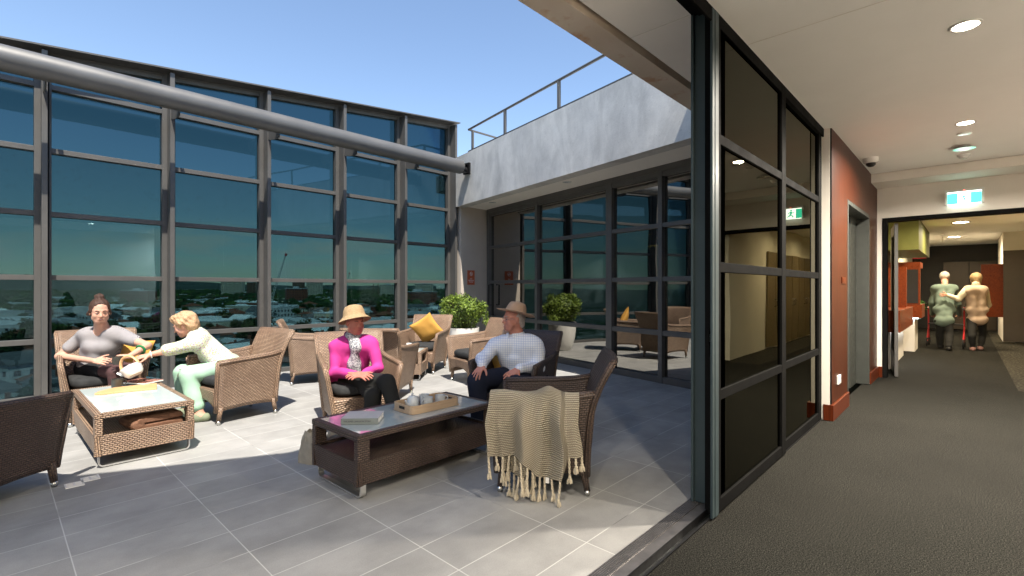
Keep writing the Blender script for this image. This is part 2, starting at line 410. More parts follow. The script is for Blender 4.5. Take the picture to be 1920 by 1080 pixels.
leaf(4.41, 5.80, 1.10, 'dark tinted glass door leaf beside the white wall end, farther one', .05, .12)
leaf2 = MB(); leaf2.box((4.42, 1.16, .02), (5.85, 1.19, .1)); leaf2.box((4.42, 1.16, 2.85), (5.85, 1.19, 3.0)); leaf2.box((5.74, 1.158, .1), (5.85, 1.192, 2.85)); ob('fixed_frame', leaf2, 'frame dark metal', label='dark outer frame behind the farther tinted glass door', cat='frame')

# ---- corridor: wall end, jarrah lining with door, cross wall
m = MB(); m.box((5.832, 1.036, 0), (5.95, 1.30, 3.0)); m.box((5.95, 1.10, 0), (6.72, 1.30, 3.0)); m.box((8.41, 1.10, 0), (9.2, 1.30, 3.0)); m.box((6.72, 1.10, 2.37), (8.41, 1.30, 3.0)); struct('corridor_wall', m, 'wall paint')
m = MB(); m.box((5.845, 1.022, .165), (5.852, 1.034, 2.979)); ob('shadow_strip', m, 'black metal', label='thin black strip between white wall end and red timber panelling', cat='strip')
t = empty('timber_panelling', (5.85, 1.05, 0), label='tall red brown grooved timber wall lining round the grey door', cat='wall panel')
m = MB(); m.box((0.006, -.03, .165), (.872, .045, 2.978)); m.box((2.565, -.03, .165), (3.345, .045, 2.86)); m.box((.872, -.03, 2.375), (2.565, .045, 2.978)); m.box((2.565, -.028, 2.861), (2.745, .045, 2.977)); ob('timber_lining', m, 'jarrah', t)
m = MB(); m.box((-.035, -.05, 0), (.872, .04, .16)); ob('skirting', m, 'jarrah plain', t, .003)
m = MB(); m.box((2.565, -.05, 0), (3.349, .04, .16)); ob('skirting', m, 'jarrah plain', t, .003)
m = MB(); m.box((.26, -.045, .33), (.40, -.031, .42)); m.box((.29, -.05, .35), (.37, -.046, .40)); ob('power_outlet', m, 'ceramic', label='small white power outlet low on the red timber lining', cat='outlet').location = (5.85, 1.05, 0)
m = MB(); m.box((.50, -.04, 1.40), (.72, -.031, 1.47)); m.box((.53, -.043, 1.415), (.69, -.041, 1.455)); ob('room_sign', m, 'jarrah plain', label='small brown name plate on the red timber left of the grey door', cat='sign').location = (5.85, 1.05, 0)
plain('door grey', (.04, .043, .039), .5, spec=.2)
t = empty('service_door', (6.72, 1.05, 0), label='grey door with dotted frosted glass strip set in the red timber wall', cat='door')
fr = MB(); fr.box((.002, -.035, .004), (.05, .24, 2.37)); fr.box((1.64, -.035, .004), (1.688, .24, 2.37)); fr.box((.05, -.035, 2.32), (1.64, .24, 2.369)); fr.box((1.15, .115, .004), (1.64, .24, 2.32)); ob('door_frame', fr, 'door grey', t, .003)
lf = MB(); lf.box((.06, .13, .01), (.12, .17, 2.31)); lf.box((1.03, .13, .01), (1.15, .17, 2.31)); lf.box((.12, .13, .01), (1.03, .17, .32)); lf.box((.12, .13, 2.14), (1.03, .17, 2.31)); ob('door_leaf', lf, 'door grey', t, .003)
g = MB(); g.box((.12, .145, .32), (1.03, .155, 2.14)); ob('glass_pane', g, 'leaf glass', t)
dots = MB()
for i in range(22):
    for j in range(34):
        if (i * 7 + j * 3) % 5: dots.box((.17 + i * .037, .138, .62 + j * .036), (.197 + i * .037, .144, .638 + j * .036))
ob('frosted_pattern', dots, 'wall paint', t)
hd = MB(); hd.cyl((.09, .08, 1.0), (.09, .08, 1.12), .012); hd.cyl((.09, .08, 1.06), (.09, .13, 1.06), .012); ob('handle', hd, 'steel', t)

m = MB(); m.box((9.2, .955, 0), (9.35, 3.2, 2.75)); m.box((9.2, .955, 2.75), (9.35, 1.045, CZ)); m.box((9.2, -3.2, 2.40), (9.35, .955, CZ)); m.box((9.2, -3.2, 0), (9.35, -1.32, 2.40)); struct('cross_wall', m, 'wall paint')
m = MB(); m.box((9.185, .957, 0), (9.199, 1.046, .16)); ob('skirting_board', m, 'jarrah plain', label='short red timber skirting beside the dark opening frame', cat='skirting')
t = empty('opening_frame', (9.2, .9, 0), label='dark metal frame round the wide hall opening under the exit sign', cat='door frame')
for y0 in (.0, -2.22):
    m = MB(); m.box((-.02, y0, 0), (.17, y0 + .056, 2.40)); ob('jamb', m, 'frame dark metal', t, .003)
m = MB(); m.box((-.02, -2.16, 2.345), (.17, .0, 2.40)); ob('head', m, 'frame dark metal', t, .003)
t = empty('open_door', (9.35, .80, 0), R(8), label='brown door leaf with narrow glass standing open inside the hall opening', cat='door')
m = MB(); m.box((0, -.02, .01), (.11, .025, 2.33)); m.box((.80, -.02, .01), (.95, .025, 2.33)); m.box((.11, -.02, .01), (.80, .025, .35)); m.box((.11, -.02, 2.18), (.80, .025, 2.33)); ob('door_leaf', m, 'frame metal', t, .003)
m = MB(); m.box((.11, -.004, .35), (.80, .006, 2.18)); ob('glass_pane', m, 'leaf glass', t)

# exit sign
emit('exit green', (.05, .62, .38), 1.9); emit('exit white', (.9, 1, .93), 3.2); emit('red led', (1, .05, .03), 6)
t = empty('exit_sign', (9.17, .05, 2.51), label='lit green and white running man exit sign over the hall opening', cat='exit sign')
m = MB(); m.box((-.03, -.20, .17), (.028, .20, .205)); m.box((-.03, -.20, .0), (.028, -.175, .17)); m.box((-.03, .175, .0), (.028, .20, .17)); m.box((.01, -.175, .0), (.028, .175, .17)); ob('housing', m, 'ceramic', t, .003)
m = MB(); m.box((-.022, -.17, .004), (-.008, -.065, .155)); ob('green_panel', m, 'exit green', t)
m = MB(); m.box((-.022, .065, .004), (-.008, .17, .155)); ob('green_panel', m, 'exit green', t)
m = MB(); m.box((-.022, -.064, .004), (-.008, .064, .155)); m.box((-.022, -.17, .156), (-.008, .17, .168)); m.box((-.022, -.17, -.008), (-.008, .17, .003)); ob('light_panel', m, 'exit white', t)
def runner(m):      # the running figure
    for a, b, r in (((.0, .118), (.004, .085), .012), ((.004, .085), (-.008, .058), .010), ((-.008, .058), (.022, .045), .008), ((.022, .045), (.026, .020), .007), ((-.008, .058), (-.028, .035), .008), ((-.028, .035), (-.048, .030), .006), ((.0, .108), (.028, .092), .006), ((.028, .092), (.04, .105), .005), ((.0, .108), (-.022, .095), .006), ((-.022, .095), (-.03, .078), .005)):
        m.tube([(-.026, a[0], a[1]), (-.026, b[0], b[1])], r, 6)
    m.lathe([(0, -.012), (.009, -.008), (.012, 0), (.009, .008), (0, .012)], (-.026, .004, .138), 8)
    return m
ob('running_man', runner(MB()), 'exit green', t)
m = MB(); m.cyl((-.032, 0, .187), (-.03, 0, .187), .006, 8); ob('indicator_lamp', m, 'red led', t)

# ceiling fittings
emit('lamp warm', (1, .88, .68), 26)
def downlight(x, y, z, label, r=.085, power=0, col=(1, .90, .76), group=None, lit=True):
    t = empty('downlight', (x, y, z), label=label, cat='downlight', group=group)
    m = MB(); m.lathe([(r, .0), (r * 1.22, -.001), (r * 1.22, -.006), (r, -.008), (r * .96, -.002)], n=32); ob('trim_ring', m, 'ceramic', t)
    m = MB(); m.lathe([(0, -.002), (r * .98, -.0015), (r * .98, .0)], n=32); ob('lens', m, 'lamp warm' if lit else 'grey ceramic', t)
    if power:
        l = bpy.data.lights.new('downlight lamp', 'AREA'); l.shape = 'DISK'; l.size = r * 1.8; l.energy = power; l.color = col; l.spread = R(165)
        q = bpy.data.objects.new('lamp', l); COL.objects.link(q); q.parent = t; q.location = (0, 0, -.012)
downlight(4.13, .015, CZ, 'lit round ceiling downlight nearest the camera over the corridor', .064, 74)
downlight(6.56, .027, CZ, 'lit round ceiling downlight farther along, beside the smoke detector', .064, 150)
downlight(1.7, .015, CZ, 'round corridor downlight just above the camera', .064, 22)
downlight(-1.0, .015, CZ, 'round corridor downlight behind the camera', .064, 36)  # out of view, added to lift the corridor brightness
downlight(-2.2, -1.1, CZ, 'round ceiling downlight in the unseen corner behind the camera', .064, 44)  # another added lamp, brightens walls and ceiling from out of view
downlight(3.6, -1.2, CZ, 'round ceiling downlight close to the right hand corridor wall', .064, 44)  # added off to the side as extra ceiling fill
downlight(11.7, .11, 2.75, 'first lit downlight in the hall ceiling past the opening', .13, 36, (1, .82, .55))
downlight(14.1, .13, 2.75, 'second lit downlight in the hall ceiling, above the walking pair', .13, 36, (1, .82, .55))
downlight(18.0, .3, 2.75, 'third downlight in the hall ceiling before the black partition', .13, 36, (1, .82, .55))
m = MB(); m.lathe([(0, -.012), (.055, -.010), (.062, 0)], n=24); ob('sensor_plate', m, 'ceramic', label='small flat disc on the ceiling just behind the far downlight', cat='sensor').location = (7.0, .037, CZ)
t = empty('sprinkler', (7.62, .041, CZ), label='glass disc sprinkler head on the ceiling before the smoke alarm', cat='sprinkler')
m = MB(); m.lathe([(.05, 0), (.05, -.012), (.02, -.02), (.012, -.035), (0, -.036)], n=20); ob('body', m, 'ceramic', t)
m = MB(); m.lathe([(0, -.036), (.10, -.032), (.10, -.037), (0, -.041)], n=28); ob('deflector', m, 'steel', t)
t = empty('smoke_alarm', (8.12, .048, CZ), label='white round smoke alarm on the ceiling by the bulkhead', cat='smoke alarm')
m = MB(); m.lathe([(.062, 0), (.062, -.018), (.052, -.022), (.046, -.03), (.046, -.04), (.03, -.052), (0, -.054)], n=24); ob('housing', m, 'ceramic', t)
t = empty('dome_camera', (7.55, .90, CZ), label='white dome camera with dark lens on ceiling by the timber wall', cat='security camera')
m = MB(); m.lathe([(.085, 0), (.085, -.022), (.08, -.028), (.08, -.05), (.062, -.062), (.055, -.064)], n=28); ob('housing', m, 'ceramic', t)
m = MB(); m.lathe([(.055, -.062), (.05, -.085), (.03, -.105), (0, -.112)], n=24); ob('dome', m, 'black metal', t)

# ---- rest of the rooms round the camera
m = MB(); m.box((-5, -3.3, 0), (9.2, -2.0, CZ)); m.box((-5.2, -3.3, 0), (-5, 1.1, CZ)); struct('room_wall', m, 'wall paint')
for (x, lab) in ((4.6, 'plain brown door in the white wall across from the tinted glass leaves'),):
    t = empty('side_door', (x, -1.99, 0), label=lab, cat='door')
    m = MB(); m.box((0, -.01, 0), (.9, .04, 2.1)); ob('door_leaf', m, 'jarrah plain', t, .003)
    m = MB(); m.cyl((.8, .05, 1), (.8, .10, 1), .02); ob('handle', m, 'steel', t)

# ---- hall beyond the opening
m = MB(); m.box((9.36, 1.30, 0), (13.3, 1.42, 2.75)); m.box((13.3, 1.42, 0), (24, 1.6, 2.75)); m.box((9.36, -1.6, 0), (21.2, -1.05, 2.75)); struct('hall_wall', m, 'cream paint')
plain('olive paint', (.10, .11, .02), .6, vary=.05); plain('brown laminate', (.06, .045, .03), .4, vary=.06); plain('pale laminate', (.42, .36, .26), .35, vary=.05)
plain('gold laminate', (.20, .15, .075), .35, vary=.08); plain('near black', (.008, .008, .009), .5, vary=.2)
emit('under light', (.95, 1, 1), 5)
m = MB(); m.box((12.6, .73, 2.12), (16.2, 1.418, 2.745)); ob('ceiling_box', m, 'olive paint', label='olive green box hanging from the hall ceiling above the desks', cat='bulkhead')
t = empty('reception_desk', (11.0, .9, 0), label='red timber desk with tall timber upstand just inside the opening', cat='desk')
m = MB(); m.box((-.9, -.08, .62), (1.6, .35, .98)); ob('desk_front', m, 'red timber', t, .004)
m = MB(); m.box((.9, -.03, .981), (1.0, .35, 1.75)); ob('upstand', m, 'red timber', t, .004)
m = MB(); m.box((-.8, .06, 0), (1.5, .35, .615)); ob('plinth', m, 'wall paint', t)
m = MB(); m.box((-.75, -.02, .60), (1.45, .05, .618)); ob('light_strip', m, 'under light', t)
t = empty('display_cabinet', (13.3, .72, 0), label='red timber cabinet with dark glass above an orange lower front', cat='cabinet')
m = MB(); m.box((0, 0, .72), (.9, .68, 1.0)); ob('lower_front', m, 'red timber', t, .004)
m = MB(); m.box((0, .03, 1.001), (.12, .68, 1.90)); m.box((.12, .03, 1.78), (.8, .1, 1.90)); ob('cabinet_frame', m, 'red timber', t, .004)
m = MB(); m.box((-.01, .06, 1.03), (-.001, .62, 1.74)); ob('glass_front', m, 'near black', t)
m = MB(); m.box((.08, .12, 0), (.9, .68, .70)); ob('plinth', m, 'wall paint', t)
m = MB(); m.box((.03, .06, .702), (.08, .66, .718)); ob('light_strip', m, 'under light', t)
t = empty('fire_sign', P(1724, 474, 15.2), R(0), label='small red fire equipment sign hanging under the olive box', cat='sign')
plain('sign red', (.55, .02, .03), .4, vary=.02)
m = MB(); m.box((0, -.16, -.18), (.02, .16, .22)); ob('sign_face', m, 'sign red', t)
m = MB(); m.box((-.006, -.06, -.10), (-.001, .06, .10)); m.box((-.006, -.03, .10), (-.001, .03, .14)); ob('extinguisher_symbol', m, 'ceramic', t)
m = MB(); m.box((21.6, -1.2, 0), (21.8, 1.6, 2.75)); ob('black_partition', m, 'near black', label='tall black partition wall closing the far end of the hall', cat='partition')
m = MB(); m.box((0, -.30, .05), (.05, .30, 1.95)); ob('white_panel_door', m, 'wall paint', label='pale open door leaf in front of the black partition', cat='door').location = P(1743, 640, 17.5) * Vector((1, 1, 0))
t = empty('brown_double_door', (21.35, 0, 0), label='dark brown double doors in the middle of the black partition', cat='door')
for y in (-.62, .01):
    m = MB(); m.box((0, y, .02), (.06, y + .61, 2.2)); ob('door_leaf', m, 'brown laminate', t, .003)
m = MB(); m.box((17.4, -1.049, 0), (20.3, -.62, 2.75)); ob('wall_pier', m, 'wall paint', label='white pier at the right of the hall behind the timber art panel', cat='pier')
t = empty('timber_art_panel', (17.0, -.22, 0), label='bright orange red timber panel on the right side of the hall', cat='panel')
m = MB(); m.box((.3, -.42, .62), (.38, .0, 1.95)); ob('panel', m, 'red timber', t, .003)
t = empty('hall_door', (16.9, -1.0, 0), label='plain brown door facing us at the right of the hall', cat='door')
m = MB(); m.box((.3, -.05, .02), (.36, .38, 2.28)); ob('door_leaf', m, 'brown laminate', t, .003)
for i, x in enumerate((11.6, 13.0, 14.4)):
    t = empty('side_door', (x, -1.04, 0), label=('pale cupboard door with metal pull at the right edge of the picture', 'second pale cupboard door behind the one at the right edge', 'third pale cupboard door, farthest along the right hall wall')[i], cat='door')
    for a in (0.02, .68):
        m = MB(); m.box((a, -.005, .05), (a + .63, .04, 2.15)); lf = ob('door_leaf', m, 'gold laminate', t, .003)
        m = MB(); xh = a + (.56 if a < .5 else .07); m.tube([(xh, .04, .93), (xh, .085, .945), (xh, .085, 1.085), (xh, .04, 1.10)], .009, 8); ob('handle', m, 'steel', lf)
plain('blue pot', (.25, .42, .48), .3); t = empty('potted_plant', P(1722, 598, 15.0), 0, label='small green plant in a pale blue vase beyond the display cabinet', cat='plant')
m = MB(); m.lathe([(0, 0), (.06, 0), (.08, .08), (.05, .2), (.06, .24)], n=16); ob('vase', m, 'blue pot', t)
m = MB(); rng = random.Random(2)
for _ in range(260):
    c = Vector((rng.gauss(0, .09), rng.gauss(0, .09), .38 + rng.gauss(0, .08))); a = Vector((rng.gauss(0, 1), rng.gauss(0, 1), rng.gauss(0, 1))).normalized() * .05; b_ = a.cross(Vector((.3, .5, .8))).normalized() * .022; m.add([c - a, c + b_, c + a, c - b_], [(0, 1, 2, 3)])
plain('plant green', (.08, .25, .05), .5); ob('foliage', m, 'plant green', t)
downl = MB(); downl.lathe([(.03, 0), (.03, -.02), (.012, -.03), (.012, -.16), (.03, -.17), (0, -.18)], n=12); ob('ceiling_sprinkler', downl, 'ceramic', label='small white sprinkler drop near the black partition', cat='sprinkler').location = (17.2, .52, 2.75)

# ================================================================== GLASS WALL ALONG THE TERRACE EDGE
t = empty('curtain_wall', (0, 8.1, 0), label='tall gridded metal and tinted glass screen along the terrace edge', cat='glass wall')
FX = [.42 + 1.255 * k for k in range(-4, 6)]
topz = lambda x: 4.26 + .104 * (x - .06)
for x in FX:
    m = MB(); zt = topz(x)
    m.box((x - .026, -.215, 0), (x + .026, -.045, zt - .16)); m.box((x - .082, -.04, 0), (x + .024, .075, zt - .155)); m.box((x + .048, -.04, 0), (x + .07, .075, zt - .155)); m.box((x + .024, .03, 0), (x + .048, .07, zt - .155), mi=1); m.box((x - .022, -.046, 0), (x + .022, -.0405, zt - .155))
    ob('mullion', m, ['frame metal', 'near black'], t, .002)
TR = [.035, .71, 1.475, 2.24, 3.005, 3.77]
for i in range(len(FX) - 1):
    a, b = FX[i] + .07, FX[i + 1] - .082
    for z in TR:
        m = MB(); m.box((a, -.035, z - (.035 if z < .1 else .03)), (b, .07, z + .03)); ob('transom', m, 'frame metal', t, .002)
    m = MB(); m.prism([(a, -.03), (b, -.03), (b, .07), (a, .07)], [topz(a) - .21, topz(b) - .21, topz(b) - .21, topz(a) - .21], [topz(a) - .155, topz(b) - .155, topz(b) - .155, topz(a) - .155]); ob('transom', m, 'frame metal', t)
    for j, z in enumerate(TR):
        z0 = z + .03; z1 = TR[j + 1] - .03 if j < 5 else None
        m = MB(); y0, y1 = .045, .055
        if z1: m.box((a, y0, z0), (b, y1, z1))
        else: m.prism([(a, y0), (b, y0), (b, y1), (a, y1)], z0, [topz(a) - .21, topz(b) - .21, topz(b) - .21, topz(a) - .21])
        ob('pane', m, 'curtain glass', t)
a, b = FX[0] - .3, 6.77
m = MB(); m.prism([(a, -.26), (b, -.26), (b, .16), (a, .16)], [topz(a) - .13, topz(b) - .13, topz(b) - .13, topz(a) - .13], [topz(a) - .11, topz(b) - .11, topz(b) - .11, topz(a) - .11])
m.prism([(a, -.04), (b, -.04), (b, .14), (a, .14)], [topz(a) - .154, topz(b) - .154, topz(b) - .154, topz(a) - .154], [topz(a) - .131, topz(b) - .131, topz(b) - .131, topz(a) - .131])
ob('coping', m, 'frame metal', t)

# long round pipe in front of it
t = empty('steel_pipe', (0, 7.37, 3.755), label='fat grey round steel pipe running across in front of the glass screen', cat='pipe')
m = MB(); m.tube([(-4.4, 0, 0), (6.36, 0, 0)], .138, 40); ob('pipe', m, 'pipe metal', t)
for x in FX:
    m = MB(); m.surf(lambda u, v, x=x: (x - .006, .10 + u * .42, (-.06 - .11 * math.sqrt(max(0, 1 - (u * .9) ** 2))) * (1 - v) + .02 * v), 8, 2, .012, smooth=False); ob('gusset', m, 'frame metal', t)
m = MB(); m.box((6.36, -.10, -.115), (6.49, .0, -.10)); m.box((6.36, -.10, .05), (6.49, .0, .062)); m.box((6.36, -.05, -.10), (6.50, -.035, .05)); m.box((6.475, -.13, -.13), (6.515, .05, .09)); m.cyl((6.3, -.05, -.05), (6.46, -.05, -.05), .05); ob('end_bracket', m, 'black metal', t)

# ---- concrete beam over the lounge front, soffit, corner wall
nB = .8655
def onB(Y):     # point on the outer face of the beam at this Y
    b0 = C0 + nC * nB; k = (Y - b0.y) / dC.y; q = b0 + dC * k; return (q.x, q.y)
m = MB(); p, q = onB(-3), onB(7.86)
m.seg(p, q, -.22, 3.05, 4.08); struct('concrete_beam', m, 'fair faced concrete')
p2, q2 = onB(1.2), onB(7.86)
m = MB(); nn = nC * -.222
m.prism([(p2[0] + nn.x, p2[1] + nn.y), (6.05, 1.3), (7.56, 7.849), (q2[0] + nn.x, 7.849)][::-1][::-1], 3.085, 3.14); struct('beam_soffit', m, 'soffit paint')
m = MB(); p, q = onB(-3), onB(9.2)
m.prism([(p[0] + .23, p[1]), (14, -3), (14, 9.2), (q[0] + .23, 9.2)], 3.6, 3.98); struct('lounge_roof', m, 'fair faced concrete')
m = MB(); m.box((6.79, 7.85, 0), (7.8, 8.3, 3.083)); m.box((6.79, 7.85, 3.083), (6.93, 8.3, 4.07)); m.box((6.93, 7.90, 3.084), (7.9, 8.3, 3.59)); struct('corner_wall', m, 'render wall')
for s_, lab in ((2.05, 'unlit round downlight in the soffit right of the pipe end, larger in view'), (4.35, 'unlit round downlight in the soffit near the corner wall')):
    x, y = onC(s_, .42); downlight(x, y, 3.085, lab, .06, lit=False, group='soffit downlights')
# cap flashing and railing on the beam
t = empty('roof_railing', (0, 0, 0), label='thin grey metal railing on top of the concrete beam', cat='railing')
m = MB(); p, q = onB(-2.5), onB(7.35); m.seg(p, q, -.10, 4.083, 4.105); ob('base_rail', m, 'frame metal', t)
m = MB(); p, q = onB(-2.5), onB(7.38); m.tube([(p[0] + .04, p[1], 4.55), (q[0] + .04, q[1], 4.55), (q[0] + 1.2, q[1] - .05, 4.55)], .022, 8); ob('top_rail', m, 'frame metal', t)
for y in (-.05, 1.4, 2.85, 4.606, 6.076):
    x, y = onB(y); m = MB(); m.box((x + .02, y - .022, 4.10), (x + .06, y + .022, 4.54)); ob('post', m, 'frame metal', t)
x, y = onB(7.35); m = MB(); m.box((x + .10, y - .03, 4.0), (x + .14, y + .01, 4.54)); ob('post', m, 'frame metal', t)

# ---- glazed front of the lounge
t = empty('lounge_glazing', (C0.x, C0.y, 0), label='grey framed gridded glass front of the lounge under the concrete beam', cat='glass wall')
def rel(s_, off=0): q = dC * s_ + nC * off; return (q.x, q.y)
MU = [(-1.62, .06), (-.55, .06), (.50, .07), (1.50, .125), (3.412, .075), (5.17, .10)]
for s_, wd in MU:
    m = MB(); m.seg(rel(s_ - wd / 2, .03), rel(s_ + wd / 2, .03), -.11, 0, 3.0); ob('mullion', m, 'frame metal', t, .002)
for (s0, w0), (s1, w1) in zip(MU[:-1], MU[1:]):
    a, b = s0 + w0 / 2, s1 - w1 / 2; zs = [(.0, .09), (.675, .745), (1.445, 1.51), (2.21, 2.27), (2.93, 3.0)]
    for z0, z1 in zs:
        m = MB(); m.seg(rel(a, .02), rel(b, .02), -.08, z0, z1); ob('transom', m, 'frame metal', t, .002)
    for k in range(4):
        m = MB(); m.seg(rel(a, -.035), rel(b, -.035), -.01, zs[k][1], zs[k + 1][0]); ob('pane', m, 'door glass', t)
m = MB(); m.seg(rel(-1.65, .03), rel(5.22, .03), -.1, 3.001, 3.084); ob('head', m, 'frame metal', t)
m = MB(); q = rel(5.02, .10); q2_ = rel(5.02, .03)
m.tube([(q2_[0], q2_[1], .98), (q[0], q[1], .98), (q[0], q[1], 1.42), (q2_[0], q2_[1], 1.42)], .014, 8); ob('pull_handle', m, 'black metal', t)

# ---- dark lounge behind it
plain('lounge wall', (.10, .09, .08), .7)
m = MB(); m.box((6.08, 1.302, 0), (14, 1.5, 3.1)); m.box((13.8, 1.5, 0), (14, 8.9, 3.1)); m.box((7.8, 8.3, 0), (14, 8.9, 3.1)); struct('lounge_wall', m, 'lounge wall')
m = MB(); m.prism([onC(-1.62, -.09), (14, 1.3), (14, 9), (7.75, 9), onC(5.25, -.09)], 3.1, 3.18); struct('lounge_ceiling', m, 'ceiling paint')
emit('pendant glow', (1, .55, .16), 2.6)
for (x, y, z), lab in (((8.9, 4.75, 2.42), 'amber disc pendant lamp inside the dark lounge, highest of three'), ((9.6, 4.85, 2.25), 'amber disc pendant lamp inside the dark lounge, smaller and farther back'), ((9.6, 6.9, 2.15), 'amber disc pendant lamp inside the dark lounge, left of the others')):
    t = empty('pendant_lamp', (x, y, z), label=lab, cat='pendant lamp', group='lounge pendant lamps')
    m = MB(); m.lathe([(.0, .07), (.05, .06), (.17, .0), (.17, -.01)], n=24); ob('shade', m, 'brown laminate', t)
    m = MB(); m.lathe([(0, -.012), (.165, -.008)], n=24); ob('diffuser', m, 'pendant glow', t)
    m = MB(); m.cyl((0, 0, .065), (0, 0, 3.1 - z), .005, 6); ob('cord', m, 'black metal', t)

# ---- no smoking sign
plain('sign orange', (.52, .115, .045), .5, vary=.03)
t = empty('no_smoking_sign', (6.967, 7.85, 1.42), label='orange no smoking sign with white writing on the beige corner wall', cat='sign')
m = MB(); m.box((0, -.012, 0), (.205, -.001, .31)); ob('board', m, 'sign orange', t, .002)
def text(body, size, loc, mat, parent, rot=(R(90), 0, 0), name='lettering', ax='CENTER', ext=.0006):
    c = bpy.data.curves.new(name, 'FONT'); c.body = body; c.size = size; c.align_x = ax; c.extrude = ext; c.space_line = .95
    o = bpy.data.objects.new(name + '_tmp', c); COL.objects.link(o); dg = bpy.context.evaluated_depsgraph_get()
    me = bpy.data.meshes.new_from_object(o.evaluated_get(dg)); bpy.data.objects.remove(o)
    me.materials.clear(); me.materials.append(MATS[mat])
    q = bpy.data.objects.new(name, me); COL.objects.link(q); q.location = loc; q.rotation_euler = rot; q.parent = parent; return q
text('NO\nSMOKING\nPLEASE', .036, (.1025, -.0135, .115), 'ceramic', t)
m = MB(); m.tube([(.1025 + .033 * math.cos(a), -.014, .235 + .04 * math.sin(a)) for a in [2 * math.pi * k / 24 for k in range(24)]], .004, 6, closed=True)
m.tube([(.08, -.014, .262), (.125, -.014, .208)], .0035, 6); m.box((.082, -.0145, .230), (.123, -.0125, .239)); ob('symbol', m, 'ceramic', t)

# ---- floor drains
for (x, y), lab in (((.475, 4.535), 'square slotted metal floor drain right of the dark chair leg, farther one'), ((.385, 4.47), 'square slotted metal floor drain touching the dark chair leg')):
    t = empty('floor_drain', (x, y, 0), 0, label=lab, cat='floor drain', group='slotted floor drains')
    m = MB(); h = .05
    m.box((-h, -h, .0005), (h, -h + .01, .006)); m.box((-h, h - .01, .0005), (h, h, .006)); m.box((-h, -h + .01, .0005), (-h + .01, h - .01, .006)); m.box((h - .01, -h + .01, .0005), (h, h - .01, .006))
    for k in range(1, 6): m.box((-h + .01, -h + k * .016, .0005), (h - .01, -h + .008 + k * .016, .005))
    m.box((-.006, -h + .01, .0006), (.006, h - .01, .0055)); ob('grate', m, 'ceramic', t)
    m = MB(); m.box((-h + .01, -h + .01, .0002), (h - .01, h - .01, .0012)); ob('sump', m, 'near black', t)

# ---- white planter with its shrub
plain('leaf green', (.16, .23, .03), .55, vary=.35, sc=6, spec=.4); plain('leaf dark green', (.06, .11, .02), .6, vary=.3, sc=6); plain('twig', (.10, .07, .045), .8)
t = empty('planter', (6.14, 7.03, 0), label='white round planter pot by the corner wall', cat='planter')
m = MB(); m.lathe([(0, .012), (.17, .0), (.19, .01), (.235, .10), (.275, .25), (.298, .42), (.303, .60), (.285, .60), (.28, .52), (0, .52)], n=48); ob('pot', m, 'pot white', t)
m = MB(); m.lathe([(0, .535), (.28, .528)], n=32); ob('soil', m, 'soil', t)
def leafy(rng, c, rad, n, size, mb, mi=lambda r: 0, fill=.45):
    for _ in range(n):
        d = Vector((rng.gauss(0, 1), rng.gauss(0, 1), rng.gauss(0, 1))).normalized(); rr = rng.uniform(fill, 1) ** .5
        bump = 1 + .22 * noise.noise(d * 2.3 + Vector((c[0], 0, 0)))
        p = Vector(c) + Vector((d.x * rad[0], d.y * rad[1], d.z * rad[2])) * rr * bump
        a = Vector((rng.gauss(0, 1), rng.gauss(0, 1), rng.gauss(.5, 1))).normalized(); b = a.cross(d + Vector((.01, .3, 0))).normalized(); s_ = size * rng.uniform(.6, 1.3)
        a *= s_; b *= s_ * .5
        mb.add([p - a, p + b, p + a, p - b], [(0, 1, 2, 3)], None, mi(rng))
rng = random.Random(3)
t = empty('shrub', (6.14, 7.03, .53), label='round bright green shrub growing in the white planter', cat='shrub')
m = MB()
for _ in range(26):
    a = rng.uniform(0, 6.28); r_ = rng.uniform(.1, .4); m.tube([(0, 0, 0), (.4 * r_ * math.cos(a), .4 * r_ * math.sin(a), .25), (r_ * math.cos(a), r_ * math.sin(a), rng.uniform(.35, .6))], [.012, .008, .003], 5)
ob('branches', m, 'twig', t)
m = MB(); leafy(rng, (0, 0, .36), (.40, .40, .34), 5200, .022, m, lambda r: 0 if r.random() < .68 else 1, .25)
for _ in range(26):
    d = Vector((rng.gauss(0, 1), rng.gauss(0, 1), rng.uniform(-.2, 1))).normalized(); c = (d.x * .40, d.y * .40, .36 + d.z * .32)
    leafy(rng, c, (.10, .10, .10), 130, .021, m, lambda r: 0 if r.random() < .8 else 1, .1)
leafy(rng, (.36, -.33, .18), (.15, .15, .10), 260, .02, m, lambda r: 0, .1)
ob('foliage', m, ['leaf green', 'leaf dark green'], t)

# ================================================================== THE CITY BELOW
GZ = -24.0
def m_ground():
    b = NB('town ground'); v = b.coord()
    f = b.noise(v, .012, 8, .65); g = b.noise(v, .08, 5, .6)
    col = b.mix(b.ramp(f, [(.42, 0), (.55, 1)]), (.16, .16, .15), (.05, .085, .03))
    col = b.mix(b.ramp(g, [(.5, 0), (.62, 1)]), col, (.24, .235, .22)); b.pbr(col, .9); return b.m
m_ground()
m = MB(); m.add([(-6000, -2000, GZ), (22000, -2000, GZ), (22000, 22000, GZ), (-6000, 22000, GZ)], [(0, 1, 2, 3)]); struct('ground', m, 'town ground')
plain('hill forest', (.035, .06, .045), .9, vary=.3, sc=.003)
m = MB(); rng = random.Random(5); N = 90
top = []
for i in range(N + 1):
    a = R(52 + 60 * i / N); d = 13000; hh = 60 + 190 * max(0, math.sin((i / N - .30) * 4.2)) + 45 * noise.noise(Vector((i * .21, 0, 0))) + 20 * noise.noise(Vector((i * .7, 3, 0)))
    top.append((a, max(35, hh)))
V = []
for a, hh in top:
    for d, z in ((11500, GZ - 5), (12200, GZ + hh * .55), (13000, GZ + 24 + hh), (14500, GZ - 5)): V.append((d * math.cos(a), d * math.sin(a), z))
